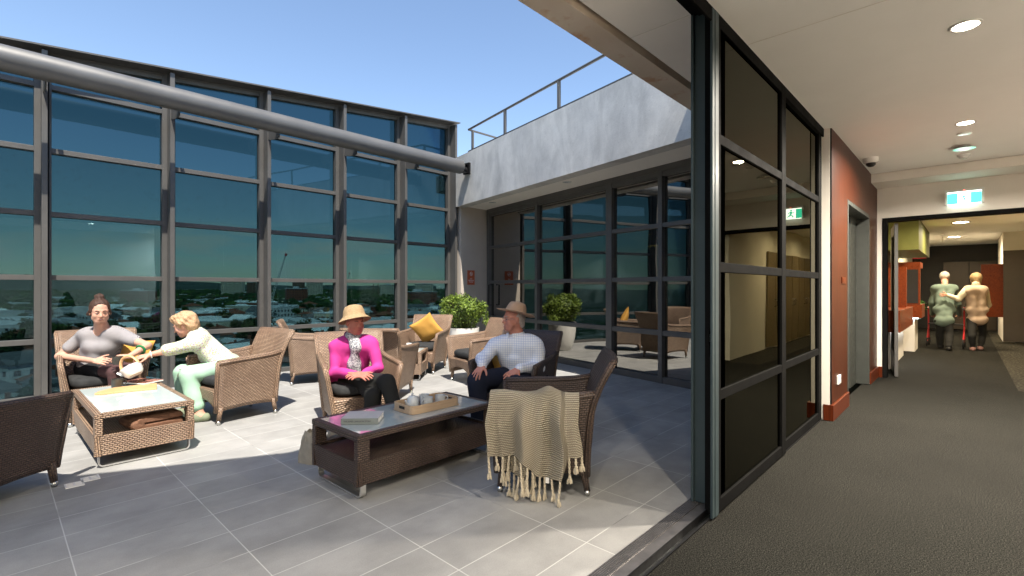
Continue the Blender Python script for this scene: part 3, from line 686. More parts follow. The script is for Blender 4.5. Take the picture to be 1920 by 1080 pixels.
F = [(i * 4 + k, (i + 1) * 4 + k, (i + 1) * 4 + k + 1, i * 4 + k + 1) for i in range(N) for k in range(3)]
m.add(V, F, smooth=True); struct('hills', m, 'hill forest')

roofs = {'grey roof': (.48, .50, .51), 'white roof': (.80, .81, .80), 'terracotta roof': (.20, .075, .045), 'slate roof': (.11, .115, .12)}
walls = {'red brick': (.24, .085, .05), 'cream render': (.62, .57, .44), 'white render': (.62, .62, .60), 'brown brick': (.20, .13, .09)}
for k, c in {**roofs, **walls}.items(): plain(k, c, .8, vary=.14, sc=.5, spec=.2)
plain('window dark', (.02, .03, .04), .15); plain('bark', (.09, .06, .04), .9)
for k, c in {'tree green': (.045, .085, .022), 'tree dark green': (.022, .048, .018), 'tree olive': (.075, .09, .03)}.items(): plain(k, c, .85, vary=.3, sc=.5, spec=.15)

def house_proto(w_, d_, h_, kind, wall, roof, rng):
    """walls, roof (> chimney), windows; returned as list of meshes"""
    x, y = w_ / 2, d_ / 2; out = []
    wall_ = MB(); wall_.box((-x, -y, 0), (x, y, h_))
    m = MB(); e = .4; r = min(x, y) * .55
    if kind == 'gable':
        m.add([(-x - e, -y - e, h_), (x + e, -y - e, h_), (x + e, y + e, h_), (-x - e, y + e, h_), (-x - e, 0, h_ + r), (x + e, 0, h_ + r)], [(0, 1, 5, 4), (2, 3, 4, 5), (0, 4, 3), (1, 2, 5), (0, 3, 2, 1)])
    elif kind == 'hip':
        k = max(0, x - y); m.add([(-x - e, -y - e, h_), (x + e, -y - e, h_), (x + e, y + e, h_), (-x - e, y + e, h_), (-k, 0, h_ + r), (k, 0, h_ + r)], [(0, 1, 5, 4), (2, 3, 4, 5), (0, 4, 3), (1, 2, 5), (0, 3, 2, 1)])
    elif kind == 'saw':
        n = max(2, int(w_ / 7))
        for i in range(n):
            a, b = -x + i * w_ / n, -x + (i + 1) * w_ / n; m.prism([(a, -y), (b, -y), (b, y), (a, y)], h_, [h_ + .3, h_ + 1.8, h_ + 1.8, h_ + .3])
    else:
        m.box((-x - .1, -y - .1, h_), (x + .1, y + .1, h_ + .5)); m.box((-x * .4, -y * .3, h_ + .5), (x * .2, y * .4, h_ + 1.9)); m.box((x * .5, -y * .5, h_ + .5), (x * .7, -y * .2, h_ + 1.4))
    sub = []
    if kind in ('gable', 'hip'):
        c = MB(); c.box((x * .3, -y * .4, h_), (x * .3 + .7, -y * .4 + .7, h_ + r + .9)); sub.append(('chimney', c.mesh('chimney', ['red brick'])))
    out.append(('roof', m.mesh('roof', [roof]), sub))
    m = wall_; fl = max(1, int(h_ / 3))
    for f in range(fl):
        z = .9 + f * 3
        for sx in range(int(w_ / 3.2)):
            a = -x + 1 + sx * 3.2; m.box((a, -y - .03, z), (a + 1.4, -y + .05, z + 1.3), mi=1); m.box((a, y - .05, z), (a + 1.4, y + .03, z + 1.3), mi=1)
        for sy in range(int(d_ / 3.2)):
            a = -y + 1 + sy * 3.2; m.box((-x - .03, a, z), (-x + .05, a + 1.3, z + 1.3), mi=1)
    out.insert(0, ('wall', m.mesh('wall', [wall, 'window dark']), []))
    return out
rng = random.Random(11)
wn_, rn_ = list(walls), list(roofs); HP = []
for spec in [(11, 8, 3.6, 'gable', 0, 0), (13, 9, 3.8, 'hip', 0, 2), (9, 14, 6.2, 'hip', 1, 2), (22, 14, 6.5, 'saw', 2, 0), (30, 18, 7, 'flat', 1, 1), (12, 10, 6.8, 'gable', 2, 3), (26, 12, 9.5, 'flat', 0, 0), (16, 12, 5, 'gable', 3, 1), (40, 24, 7.5, 'saw', 0, 1), (14, 9, 4, 'hip', 2, 3)]:
    HP.append((spec, house_proto(spec[0], spec[1], spec[2], spec[3], wn_[spec[4]], rn_[spec[5]], rng)))
WORD = {'gable': 'gabled', 'hip': 'hip roofed', 'saw': 'saw tooth roofed', 'flat': 'flat roofed'}
cols_ = {0: 'red brick', 1: 'cream', 2: 'white', 3: 'brown brick'}; rc_ = {0: 'grey roof', 1: 'white roof', 2: 'terracotta roof', 3: 'slate roof'}
def colname(px):    # the window bay a thing is seen through, and which third of it
    bays = [(-400, 60, 'left edge bay'), (60, 310, 'young woman bay'), (310, 490, 'old woman bay'), (490, 630, 'crane bay'), (630, 745, 'straw hat bay'), (745, 860, 'corner bay')]
    for a, b, n in bays:
        if a <= px < b: return ('left', 'middle', 'right')[min(2, int(3 * (px - a) / (b - a)))] + ' of the ' + n
    return 'past the corner'
placed = []
def proj_px(x, y): p = Vector((x, y, 0)); d = p.dot(FW); return 960 + FOC * p.dot(RT) / d, d
def free(x, y, r):
    return all((x - a) ** 2 + (y - b) ** 2 > (r + c) ** 2 for a, b, c in placed)
cnt = 0
for ring, (d0, d1, n) in enumerate([(75, 150, 26), (150, 260, 60), (260, 420, 80), (420, 640, 84)]):
    tries = 0; k = 0
    while k < n and tries < 4000:
        tries += 1; a = R(rng.uniform(44, 97)); d = math.sqrt(rng.uniform(d0 ** 2, d1 ** 2)); x, y = d * math.cos(a), d * math.sin(a)
        i = rng.choices(range(10), [5, 5, 3, 3, 2, 4, 2, 4, 1.5, 4] if ring else [5, 5, 3, 0, 0, 4, 0, 4, 0, 4])[0]; sp, parts = HP[i]; rad = max(sp[0], sp[1]) * .50
        if not free(x, y, rad): continue
        placed.append((x, y, rad)); k += 1; cnt += 1
        px, dd = proj_px(x, y); dist = ('nearest', 'nearer', 'middle distance', 'farther')[ring]
        if spec[3]: pass
        t = empty('house' if sp[0] < 20 else 'warehouse', (x, y, GZ), R(rng.choice((20, 110, 200, 290)) + rng.gauss(0, 2)), label='%s %s building, %s, %s, %s' % (cols_[sp[4]], WORD[sp[3]], rc_[sp[5]], dist, colname(px)), cat='building', group='%s town buildings, %s' % (dist, colname(px)))
        sc = rng.uniform(.85, 1.15); t.scale = (sc, sc, sc * rng.uniform(.9, 1.15))
        for nm, me, sub in parts:
            c = ob(nm, me, None, t)
            for n2, m2 in sub:
                if ring < 3: ob(n2, m2, None, c)
# trees
def tree_proto(rng, h_, r_, mat, n):
    m = MB(); m.tube([(0, 0, 0), (.1, .05, h_ * .4), (.0, .1, h_ * .8)], [.35, .25, .1], 6)
    for k in range(5):
        a = rng.uniform(0, 6.28); m.tube([(0, 0, h_ * .35), (math.cos(a) * r_ * .6, math.sin(a) * r_ * .6, h_ * .65)], [.15, .05], 5)
    tr = m.mesh('trunk', ['bark']); m = MB()
    for k in range(9):
        a = rng.uniform(0, 6.28); q = rng.uniform(0, .6) * r_; c = (q * math.cos(a), q * math.sin(a), h_ * rng.uniform(.5, .85))
        leafy(rng, c, (r_ * .5, r_ * .5, h_ * .2), n // 9, .55, m, lambda r: 0, .3)
    return tr, m.mesh('crown', [mat])
TP = [tree_proto(rng, 9, 4, 'tree green', 800), tree_proto(rng, 7, 3.2, 'tree dark green', 650), tree_proto(rng, 11, 3.6, 'tree olive', 800), tree_proto(rng, 8, 5, 'tree dark green', 900)]
TW = ['broad mid green', 'compact dark green', 'tall olive green', 'spreading dark green']
for ring, (d0, d1, n) in enumerate([(60, 150, 60), (150, 300, 90), (300, 620, 130)]):
    k = 0; tries = 0
    while k < n and tries < 3000:
        tries += 1; a = R(rng.uniform(44, 97)); d = math.sqrt(rng.uniform(d0 ** 2, d1 ** 2)); x, y = d * math.cos(a), d * math.sin(a)
        if ring < 2 and not free(x, y, 3): continue
        if ring == 2 and noise.noise(Vector((x * .011, y * .011, 0))) < -.12: continue
        k += 1; px, dd = proj_px(x, y); i = rng.randrange(4); sc = rng.uniform(.7, 1.3); size = 'small' if sc < .88 else 'large' if sc > 1.1 else 'medium'; dist = ('nearest', 'middle distance', 'farther')[ring]
        t = empty('tree', (x, y, GZ), rng.uniform(0, 6), label='%s %s tree, %s, %s' % (size, TW[i], dist, colname(px)), cat='tree', group='%s town trees, %s' % (dist, colname(px)))
        t.scale = (sc, sc, sc)
        if ring < 2: ob('trunk', TP[i][0], None, t)
        ob('crown', TP[i][1], None, t)
# everything past six hundred metres: one mass of roofs, one of tree cover
mr = MB(); rng = random.Random(21)
for _ in range(1500):
    a = R(rng.uniform(42, 99)); d = 640 + 3300 * rng.random() ** 1.5; x, y = d * math.cos(a), d * math.sin(a); w_, l_, h_ = rng.uniform(8, 30), rng.uniform(7, 18), rng.uniform(3, 8)
    mr.box((-w_ / 2, -l_ / 2, 0), (w_ / 2, l_ / 2, h_), R(rng.uniform(15, 25)), (x, y, GZ), mi=rng.choices(range(5), [4, 3, 1.2, 2, 1.5])[0])
ob('far_rooftops', mr, ['grey roof', 'white roof', 'terracotta roof', 'cream render', 'red brick'], label='mass of distant low rooftops reaching towards the horizon', cat='rooftops', kind='stuff')
mt = MB()
for _ in range(3600):
    a = R(rng.uniform(42, 99)); d = 600 + 4500 * rng.random() ** 1.25; x, y = d * math.cos(a), d * math.sin(a)
    if noise.noise(Vector((x * .004, y * .004, 2))) < -.25 and rng.random() < .8: continue
    q = rng.uniform(4, 8) * (1 + d / 2500); h_ = rng.uniform(6, 11) * (1 + d / 9000)
    V = []
    for j, (rr, zz) in enumerate(((.75, 0), (1, .4), (.7, .8), (.2, 1))):
        for k in range(7):
            an = 6.283 * k / 7 + j; s_ = q * rr * rng.uniform(.75, 1.2); V.append((x + s_ * math.cos(an), y + s_ * math.sin(an), GZ + h_ * (zz + rng.uniform(-.1, .1))))
    mt.add(V, [(j * 7 + k, j * 7 + (k + 1) % 7, j * 7 + 7 + (k + 1) % 7, j * 7 + 7 + k) for j in range(3) for k in range(7)] + [(21, 22, 23, 24, 25, 26, 27)], mi=rng.choice((0, 0, 1)))
ob('far_woods', mt, ['tree dark green', 'tree green'], label='dark belt of distant tree cover along the horizon', cat='woodland', kind='stuff')

# landmark buildings and cranes
def block(name, px, d, w_, dp, h_, mat, label, floors, cols, yaw=43, roof=None):
    p = P(px, 540, d); t = empty(name, (p.x, p.y, GZ), R(yaw - 90), label=label, cat='building')
    m = MB(); m.box((-w_ / 2, -dp / 2, 0), (w_ / 2, dp / 2, h_)); wl = m
    m = MB(); m.box((-w_ / 2 - .3, -dp / 2 - .3, h_), (w_ / 2 + .3, dp / 2 + .3, h_ + 1)); m.box((-w_ * .15, -dp * .2, h_ + 1), (w_ * .1, dp * .2, h_ + 4)); ob('roof', m, 'grey roof', t)
    m = wl; sx = w_ / cols; sz = h_ / floors
    for i in range(cols):
        for j in range(floors): m.box((-w_ / 2 + sx * (i + .2), -dp / 2 - .15, sz * (j + .3)), (-w_ / 2 + sx * (i + .8), -dp / 2 + .1, sz * (j + .8)), mi=1)
    ob('wall', m, [mat, 'window dark'], t)
    return t
block('apartment_tower', 437, 1500, 64, 18, 45, 'cream render', 'wide cream housing tower block left of the crane, beyond the third bay', 14, 16)
block('apartment_tower', 472, 1550, 22, 18, 43, 'brown brick', 'narrow tan tower block beside the wide cream one', 14, 5)
block('apartment_tower', 590, 1250, 36, 16, 39, 'cream render', 'cream high rise just right of the red brick building', 13, 9)
block('apartment_tower', 560, 1290, 26, 16, 40, 'brown brick', 'tan high rise behind the red brick building', 13, 6)
block('brick_building', 556, 800, 30, 16, 24, 'red brick', 'stepped red brick building standing in front of the tan high rise', 6, 8)
block('brick_building', 260, 700, 40, 18, 21, 'red brick', 'long orange brick apartment building above the young woman', 5, 10)
block('brick_building', 785, 640, 46, 18, 20, 'red brick', 'long red brick building seen in the last bay', 5, 12)
block('office_block', 728, 1300, 40, 18, 33, 'cream render', 'pale block at the right of the fifth bay horizon', 9, 9)
block('office_block', 795, 1400, 50, 18, 36, 'cream render', 'pale block on the horizon of the last bay', 9, 10)
for px, lab in ((700, 'left one of two dark brick chimney stacks on the horizon'), (709, 'right one of two dark brick chimney stacks on the horizon')):
    p = P(px, 540, 1200); m = MB(); m.cyl((0, 0, 0), (0, 0, 36), 1.9, 10, 1.3); ob('chimney_stack', m, 'brown brick', label=lab, cat='chimney').location = (p.x, p.y, GZ)
def crane(px, d, tipx, tipy, basey, lab, s_=1.0):
    b = P(px, 540, d); t = empty('tower_crane', (b.x, b.y, GZ), 0, label=lab, cat='crane'); piv = P(px, basey, d); tip = P(tipx, tipy, d)
    pz = piv.z - GZ; m = MB(); q = .8 * s_
    for sx in (-q, q):
        for sy in (-q, q): m.tube([(sx, sy, 0), (sx, sy, pz)], .16 * s_, 4)
    n = int(pz / 2.5)
    for i in range(n): z = i * 2.5; k = q if i % 2 else -q; m.tube([(-k, -q, z), (k, -q, z + 2.5)], .1 * s_, 4); m.tube([(-k, q, z), (k, q, z + 2.5)], .1 * s_, 4)
    ob('mast', m, 'white render', t)
    a = Vector((0, 0, pz)); v = tip - piv; L = v.length; u = v / L; sd = u.cross(Vector((0, 0, 1))).normalized(); up = sd.cross(u)
    m = MB()
    for o in (sd * q, -sd * q, up * q * 1.6): m.tube([a + o, a + v + o * .3], .14 * s_, 4)
    n = int(L / 2.2)
    for i in range(n):
        f0, f1 = i / n, (i + 1) / n; o0 = (sd if i % 2 else -sd) * q * (1 - .7 * f0); m.tube([a + v * f0 + o0, a + v * f1 + up * q * 1.6 * (1 - .7 * f1)], .09 * s_, 4)
    ob('jib', m, 'white render', t)
    m = MB(); m.tube([a + v * .985, a + v * 1.03], .8 * s_, 6); ob('jib_tip', m, 'sign red', t)
    m = MB(); c = a - Vector((u.x, u.y, 0)).normalized() * 3 * s_; m.box((c.x - 2 * s_, c.y - 2 * s_, c.z - 1.2 * s_), (c.x + 2 * s_, c.y + 2 * s_, c.z + 1.5 * s_)); ob('counterweight', m, 'grey roof', t)
crane(509, 330, 536, 478, 566, 'white luffing tower crane with red jib tip rising above the town')
crane(649, 700, 655, 513, 556, 'smaller thin white crane seen above the straw hat', 1.2)

# ================================================================== WICKER FURNITURE
def lerp(a, b, t): return a + (b - a) * t
def chair_parts(mat):
    """one armchair, front towards +x; returns dict of meshes"""
    D = {}
    def side(sg):
        def fn(u, v):
            x = lerp(.305, -.30, u); zt = lerp(.625, .655, u) + .02 * max(0, u - .75) * 4; zb = .125 + .02 * math.sin(u * math.pi)
            z = lerp(zb, zt, v); x += .015 * v * (1 - u) - .045 * v * u
            y = .275 + .085 * v ** 1.6 * (1 - .35 * u) + .012 * math.sin(v * 3.14)
            return (x, sg * y, z)
        m = MB(); m.surf(fn, 10, 12, .038 * sg)
        # rolled arm top
        pts = [Vector(fn(u, 1)) + Vector((0, -sg * .018, -.004)) for u in (0, .2, .4, .6, .8, 1)]; m.tube(pts, .026, 8)
        pts = [Vector(fn(0, v)) + Vector((0, -sg * .018, 0)) for v in (0, .2, .4, .6, .8, 1)]; m.tube(pts, .023, 8)
        return m.mesh('side_panel', [mat])
    D['side_l'] = side(1); D['side_r'] = side(-1)
    def back(u, v):
        s_ = (u - .5) * 2; z = lerp(.13, .87, v); y = s_ * (.285 + .055 * v ** 1.3 + .012 * math.sin(v * 3))
        bend = max(0, v - .5); x = -.305 - .15 * v ** 2 * .45 - .30 * bend ** 1.7 - .035 * (1 - s_ * s_) * v
        x -= .05 * abs(s_) ** 6 * bend * 0; return (x, y, z)
    m = MB(); m.surf(lambda u, v: back(1 - u, v), 14, 16, .038)
    for s_ in (0, 1): m.tube([Vector(back(s_, v)) + Vector((.018, (.012 if s_ == 0 else -.012), 0)) for v in [i / 9 for i in range(10)]], .024, 8)
    m.tube([Vector(back(u, 1)) + Vector((.018, 0, 0)) for u in [i / 10 for i in range(11)]], .024, 8)
    D['backrest'] = m.mesh('backrest', [mat])
    m = MB()
    def apron(u, v):
        s_ = (u - .5) * 2; zb = .13 + .10 * (1 - s_ * s_) ** .7; return (.285 + .01 * v, s_ * .275, lerp(zb, .345, v))
    m.surf(apron, 14, 6, -.03); D['apron'] = m.mesh('apron', [mat])
    m = MB(); m.box((-.30, -.275, .31), (.29, .275, .345)); D['seat'] = m.mesh('seat', [mat])
    m = MB()
    def cush(u, v):
        th = u * 2 * math.pi; a = .30; b = .265; n = 5
        c, s_ = math.cos(th), math.sin(th); r = (abs(c) ** n + abs(s_) ** n) ** (-1 / n)
        ph = (v - .5) * math.pi; k = abs(math.cos(ph)) ** .28; z = .405 + .052 * math.copysign(abs(math.sin(ph)) ** .55, math.sin(ph)) + .012 * max(0, math.sin(ph)) * (1 - (r * c) ** 2 * .6 - (r * s_) ** 2 * .6) * 1.5
        return (a * r * c * k - .0, b * r * s_ * k, z)
    m.surf(cush, 48, 14); D['cushion'] = m.mesh('cushion', ['charcoal fabric'])
    for nm, x, y, ex in (('fl', .282, .262, .018), ('fr', .282, -.262, .018), ('rl', -.288, .262, -.022), ('rr', -.288, -.262, -.022)):
        sy = 1 if y > 0 else -1; m = MB(); m.tube([(x - ex, y, .17), (x, y + sy * .004, .035)], [.027, .020], 10); D['leg_' + nm] = m.mesh('leg', [mat])
        m = MB(); m.tube([(x, y + sy * .004, .036), (x + ex * .15, y + sy * .005, .004)], [.0215, .018], 10); m.tube([(x + ex * .15, y + sy * .005, .006), (x + ex * .15, y + sy * .005, 0)], .014, 8, mi=1); D['cap_' + nm] = m.mesh('foot_cap', ['steel', 'rubber'])
    return D

CH = {'bronze wicker': chair_parts('bronze wicker'), 'shaded bronze wicker': chair_parts('shaded bronze wicker')}
def armchair(x, y, yaw, mat, label):
    t = empty('wicker_armchair', (x, y, 0), R(yaw), label=label, cat='armchair', group='wicker armchairs on the terrace'); D = CH[mat]
    for k, n in (('side_l', 'side_panel'), ('side_r', 'side_panel'), ('backrest', 'backrest'), ('apron', 'apron'), ('seat', 'seat'), ('cushion', 'cushion')): ob(n, D[k], None, t)
    for k in ('fl', 'fr', 'rl', 'rr'): l = ob('leg', D['leg_' + k], None, t); ob('foot_cap', D['cap_' + k], None, l)
    return t
BW, DW = 'bronze wicker', 'shaded bronze wicker'
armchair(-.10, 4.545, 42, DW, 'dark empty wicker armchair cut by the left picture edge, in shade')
armchair(.79, 6.64, -91, BW, 'bronze wicker armchair the young woman in the knitted top sits in')
armchair(1.77, 5.69, 187.5, BW, 'bronze wicker armchair under the stooping old woman in green trousers')
armchair(3.22, 6.98, -25, BW, 'empty wicker armchair by the glass screen, left of the pink jacket')
armchair(2.45, 4.37, 252, BW, 'wicker armchair the person in the pink jacket sits in')
armchair(3.30, 5.27, 38, BW, 'empty wicker armchair turned away, back close behind the pink jacket')
armchair(4.83, 6.51, 212, BW, 'empty wicker armchair holding a square yellow cushion by the planter')
armchair(4.84, 5.22, 169, BW, 'empty wicker armchair in front of the planter, left of the man')
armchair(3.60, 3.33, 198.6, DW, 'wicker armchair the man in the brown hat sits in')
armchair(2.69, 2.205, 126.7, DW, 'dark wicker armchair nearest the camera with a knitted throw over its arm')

# ---- tables
plain('brushed steel', (.55, .55, .54), .38, .85, vary=.05)
def table(name, x, y, yaw, L, W, mat, top, label, H=.42):
    t = empty(name, (x, y, 0), R(yaw), label=label, cat='coffee table', group='wicker tables on the terrace'); a, b = L / 2, W / 2
    m = MB(); r = .045
    for (x0, y0, x1, y1) in ((-a, -b, a, -b + r), (-a, b - r, a, b), (-a, -b + r, -a + r, b - r), (a - r, -b + r, a, b - r)): m.box((x0, y0, H - .04), (x1, y1, H))
    for sx in (-1, 1):
        for sy in (-1, 1):
            x0, x1 = sorted((sx * (a - .002), sx * (a - .09))); y0, y1 = sorted((sy * (b - .002), sy * (b - .05))); m.box((x0, y0, .24), (x1, y1, H - .0405))
    ob('frame', m, mat, t, .006)
    m = MB(); i = .012
    m.surf(lambda u, v: (lerp(-a + .0, a - .0, u), -b + i * (1 - v), lerp(.095, .245, v)), 4, 2, .03); m.surf(lambda u, v: (lerp(a, -a, u), b - i * (1 - v), lerp(.095, .245, v)), 4, 2, .03)
    m.surf(lambda u, v: (a - i * (1 - v), lerp(-b, b, u), lerp(.095, .245, v)), 4, 2, .03); m.surf(lambda u, v: (-a + i * (1 - v), lerp(b, -b, u), lerp(.095, .245, v)), 4, 2, .03)
    ob('apron', m, mat, t)
    m = MB(); m.box((-a + .03, -b + .03, .205), (a - .03, b - .03, .228)); ob('shelf', m, mat, t)
    m = MB(); m.box((-a + r - .008, -b + r - .008, H - .012), (a - r + .008, b - r + .008, H - .002)); ob('glass_top', m, top, t, .002)
    for s_ in (-1, 1):
        x0 = s_ * (a - .055); m = MB()
        N_ = 8; arc = [(-b + .06 - .03 * math.cos(k / N_ * math.pi / 2), .042 - .03 * math.sin(k / N_ * math.pi / 2)) for k in range(N_ + 1)]; ln = [(-b + .03, .10)] + arc; ln = ln + [(-y_, z_) for y_, z_ in ln[::-1]]; V = []
        for i, (y_, z_) in enumerate(ln):
            a_ = ln[max(0, i - 1)]; c_ = ln[min(len(ln) - 1, i + 1)]; d_ = Vector((c_[0] - a_[0], c_[1] - a_[1])).normalized(); n_ = Vector((-d_.y, d_.x)) * .005
            V += [(x0 - .02, y_ - n_.x, z_ - n_.y), (x0 + .02, y_ - n_.x, z_ - n_.y), (x0 + .02, y_ + n_.x, z_ + n_.y), (x0 - .02, y_ + n_.x, z_ + n_.y)]
        m.add(V, [(i * 4 + k, i * 4 + (k + 1) % 4, i * 4 + 4 + (k + 1) % 4, i * 4 + 4 + k) for i in range(len(ln) - 1) for k in range(4)]); sk = ob('skid', m, 'brushed steel', t)
        for yy in (-b + .1, b - .1): m = MB(); m.cyl((x0, yy, .0), (x0, yy, .006), .016, 8); ob('foot', m, 'rubber', sk)
    return t
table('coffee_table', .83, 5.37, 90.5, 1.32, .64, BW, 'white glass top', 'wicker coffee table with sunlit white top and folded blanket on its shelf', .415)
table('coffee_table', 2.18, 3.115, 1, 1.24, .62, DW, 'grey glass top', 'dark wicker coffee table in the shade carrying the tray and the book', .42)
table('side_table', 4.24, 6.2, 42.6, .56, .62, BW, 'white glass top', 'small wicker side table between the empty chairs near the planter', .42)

# ---- cushions
def pillow(loc, size, th, mat, label, rot, group=None):
    m = MB(); h = size / 2
    def half(sg):
        def fn(u, v):
            a, b = (u - .5) * 2, (v - .5) * 2; q = (1 - a * a) * (1 - b * b); pin = 1 - .10 * (1 - a * a) * (abs(b) ** 3); pin2 = 1 - .10 * (1 - b * b) * (abs(a) ** 3)
            w_ = .06 * noise.noise(Vector((a * 1.7, b * 1.7, sg * 2 + size))); return (a * h * pin2, b * h * pin, sg * (th / 2 * max(0, q) ** .42 * (1 + w_ * 4) + .002))
        return fn
    m.surf(half(1), 20, 20); f = half(-1); m.surf(lambda u, v: f(1 - u, v), 20, 20)
    o = ob('cushion', m, mat, label=label, cat='cushion', group=group); o.location = loc; o.rotation_euler = rot; return o
plain('yellow fabric', (.62, .33, .075), .9, vary=.05, sc=5, bump=.3, bs=220, spec=.15); plain('beige fabric', (.62, .50, .30), .9, vary=.05, bump=.3, bs=220, spec=.15)
pillow((4.89, 6.50, .675), .43, .13, 'yellow fabric', 'square yellow cushion standing on its corner in the chair by the planter', (R(68), R(32), R(122)))
pillow((1.03, 6.72, .60), .40, .12, 'yellow fabric', 'yellow cushion tucked between the young woman and the chair arm', (R(75), R(10), R(-10)))
pillow((2.51, 4.62, .62), .42, .11, 'beige fabric', 'cream cushion behind the back of the person in the pink jacket', (R(78), R(0), R(162)))
pillow((3.66, 3.56, .58), .38, .10, 'yellow fabric', 'yellow cushion showing beside the man in the brown hat', (R(70), R(12), R(110)))

# ---- folded blanket on the left table's shelf
plain('brown knit', (.16, .085, .055), .95, vary=.25, sc=30, bump=1.0, bs=120, spec=.1)
m = MB()
def bar(xc, zc, L, hh, n=28):                # one soft layer: a stadium section drawn along the width
    def fn(u, v):
        a = u * 2 * math.pi; x = xc + (L / 2 - hh) * (1 if math.cos(a) > 0 else -1) * min(1, abs(math.cos(a)) * 3) + hh * math.cos(a); z = zc + hh * math.sin(a)
        e_ = min(1, min(v, 1 - v) * 9) ** .4; return (xc + (x - xc) * (.97 + .03 * e_) + .003 * math.sin(v * 60), (v - .5) * .30, zc + (z - zc) * (.55 + .45 * e_) + .002 * math.sin(v * 60) + .002 * noise.noise(Vector((x * 14, v * 6, zc * 30))))
    m.surf(fn, 48, 40)
    for v in (0, 1): m.add([fn(k / 48, v) for k in range(48)], [tuple(range(48)) if v else tuple(range(48))[::-1]])
bar(.01, .027, .32, .026); bar(.01, .080, .32, .026); bar(-.140, .053, .085, .0425)
o = ob('folded_blanket', m, 'brown knit', label='folded brown ribbed blanket on the shelf of the sunlit table', cat='blanket'); o.location = (.90, 4.90, .222); o.rotation_euler = (0, 0, R(8))

# ---- crockery
def mug(loc, r, h, mat, label, yaw=0, tilt=0, group=None, name='mug'):
    t = empty(name, loc, yaw, label=label, cat=name.replace('_', ' '), group=group); t.rotation_euler = (tilt, 0, yaw)
    m = MB(); m.lathe([(0, .0), (r * .9, .0), (r, .01), (r * 1.02, h), (r * .94, h), (r * .9, .012), (0, .01)], n=28); ob('bowl', m, mat, t)
    m = MB(); m.tube([(r * .96, 0, h * .8), (r * 1.5, 0, h * .78), (r * 1.65, 0, h * .5), (r * 1.4, 0, h * .25), (r * .96, 0, h * .22)], r * .13, 8); ob('handle', m, mat, t)
    return t
def fz(px, py, z): d = FOC * (EYE - z) / (py - 540); return P(px, py, d)
Z1, Z2 = .4145, .4205
q = fz(220, 727, Z1); mug(q, .044, .085, 'dark stoneware', 'dark mug standing on the board below the pouring teapot', R(10))
q = fz(768, 745, Z2 + .012)
def teapot(loc, yaw, mat, label, s_=1.0, handle='side', tilt=(0, 0)):
    t = empty('teapot', loc, yaw, label=label, cat='teapot'); t.rotation_euler = (tilt[0], tilt[1], yaw); t.scale = (s_, s_, s_)
    if handle == 'side': prof = [(0, 0), (.052, 0), (.062, .015), (.060, .06), (.05, .10), (.034, .118), (.030, .122), (0, .126)]
    else: prof = [(0, 0), (.062, 0), (.078, .02), (.090, .075), (.094, .09), (.085, .094), (.082, .088), (.03, .083), (0, .083)]
    m = MB(); m.lathe(prof, n=36); ob('body', m, mat, t)
    m = MB()
    if handle == 'side': m.lathe([(0, .124), (.008, .126), (.013, .138), (.008, .147), (0, .149)], n=16); ob('lid_knob', m, mat, t)
    else: m.lathe([(.086, .0945), (.07, .101), (.02, .106), (.012, .115), (0, .12)], n=28); ob('lid', m, mat, t)
    m = MB(); h0 = .035 if handle == 'side' else .03
    m.tube([(.052, 0, h0), (.095, 0, h0 + .025), (.118, 0, h0 + .065)] if handle == 'side' else [(.075, 0, .05), (.115, 0, .07), (.14, 0, .105)], [.018, .012, .009], 10); ob('spout', m, mat, t)
    m = MB()
    if handle == 'side': m.tube([(-.05, 0, .10), (-.085, 0, .10), (-.10, 0, .075), (-.092, 0, .04), (-.06, 0, .025)], .008, 8); ob('handle', m, mat, t)
    else: m.tube([(.088 * math.cos(a), 0, .085 + .115 * math.sin(a)) for a in [math.pi * k / 12 for k in range(13)]], .010, 10, flat=1.6); ob('handle', m, 'beech', t)
    return t
# magazines, board
q = fz(238, 726, Z1)
def flat_board(pts_px, z, th, mat, name, label, cat):
    pts = [fz(px, py, z) for px, py in pts_px]; m = MB(); area = sum(a.x * b.y - b.x * a.y for a, b in zip(pts, pts[1:] + pts[:1])); pts = pts if area > 0 else pts[::-1]
    c = sum(pts, Vector()) / len(pts); m.prism([(p.x - c.x, p.y - c.y) for p in pts], 0, th); o = ob(name, m, mat, label=label, cat=cat, bevel=.002); o.location = (c.x, c.y, z); return o
flat_board([(177, 740.5), (186, 736), (215, 729), (294, 720.5), (294, 730), (215, 737.5), (190, 741)], Z1, .014, 'beech', 'serving_board', 'long beech serving board with a pointed end on the sunlit table', 'serving board')
plain('magazine cover', (.28, .12, .09), .25, vary=.9, sc=22); plain('paper', (.75, .73, .70), .7, vary=.03)
t = empty('magazine_stack', fz(262, 721, Z1) + Vector((.03, .05, .014)), R(30), label='pile of two glossy magazines lying past the dark mug', cat='magazines')
m = MB(); m.box((-.10, -.14, .0), (.10, .14, .009)); ob('pages', m, 'paper', t)
m = MB(); m.box((-.095, -.13, .0095), (.11, .15, .013)); ob('cover', m, 'magazine cover', t)
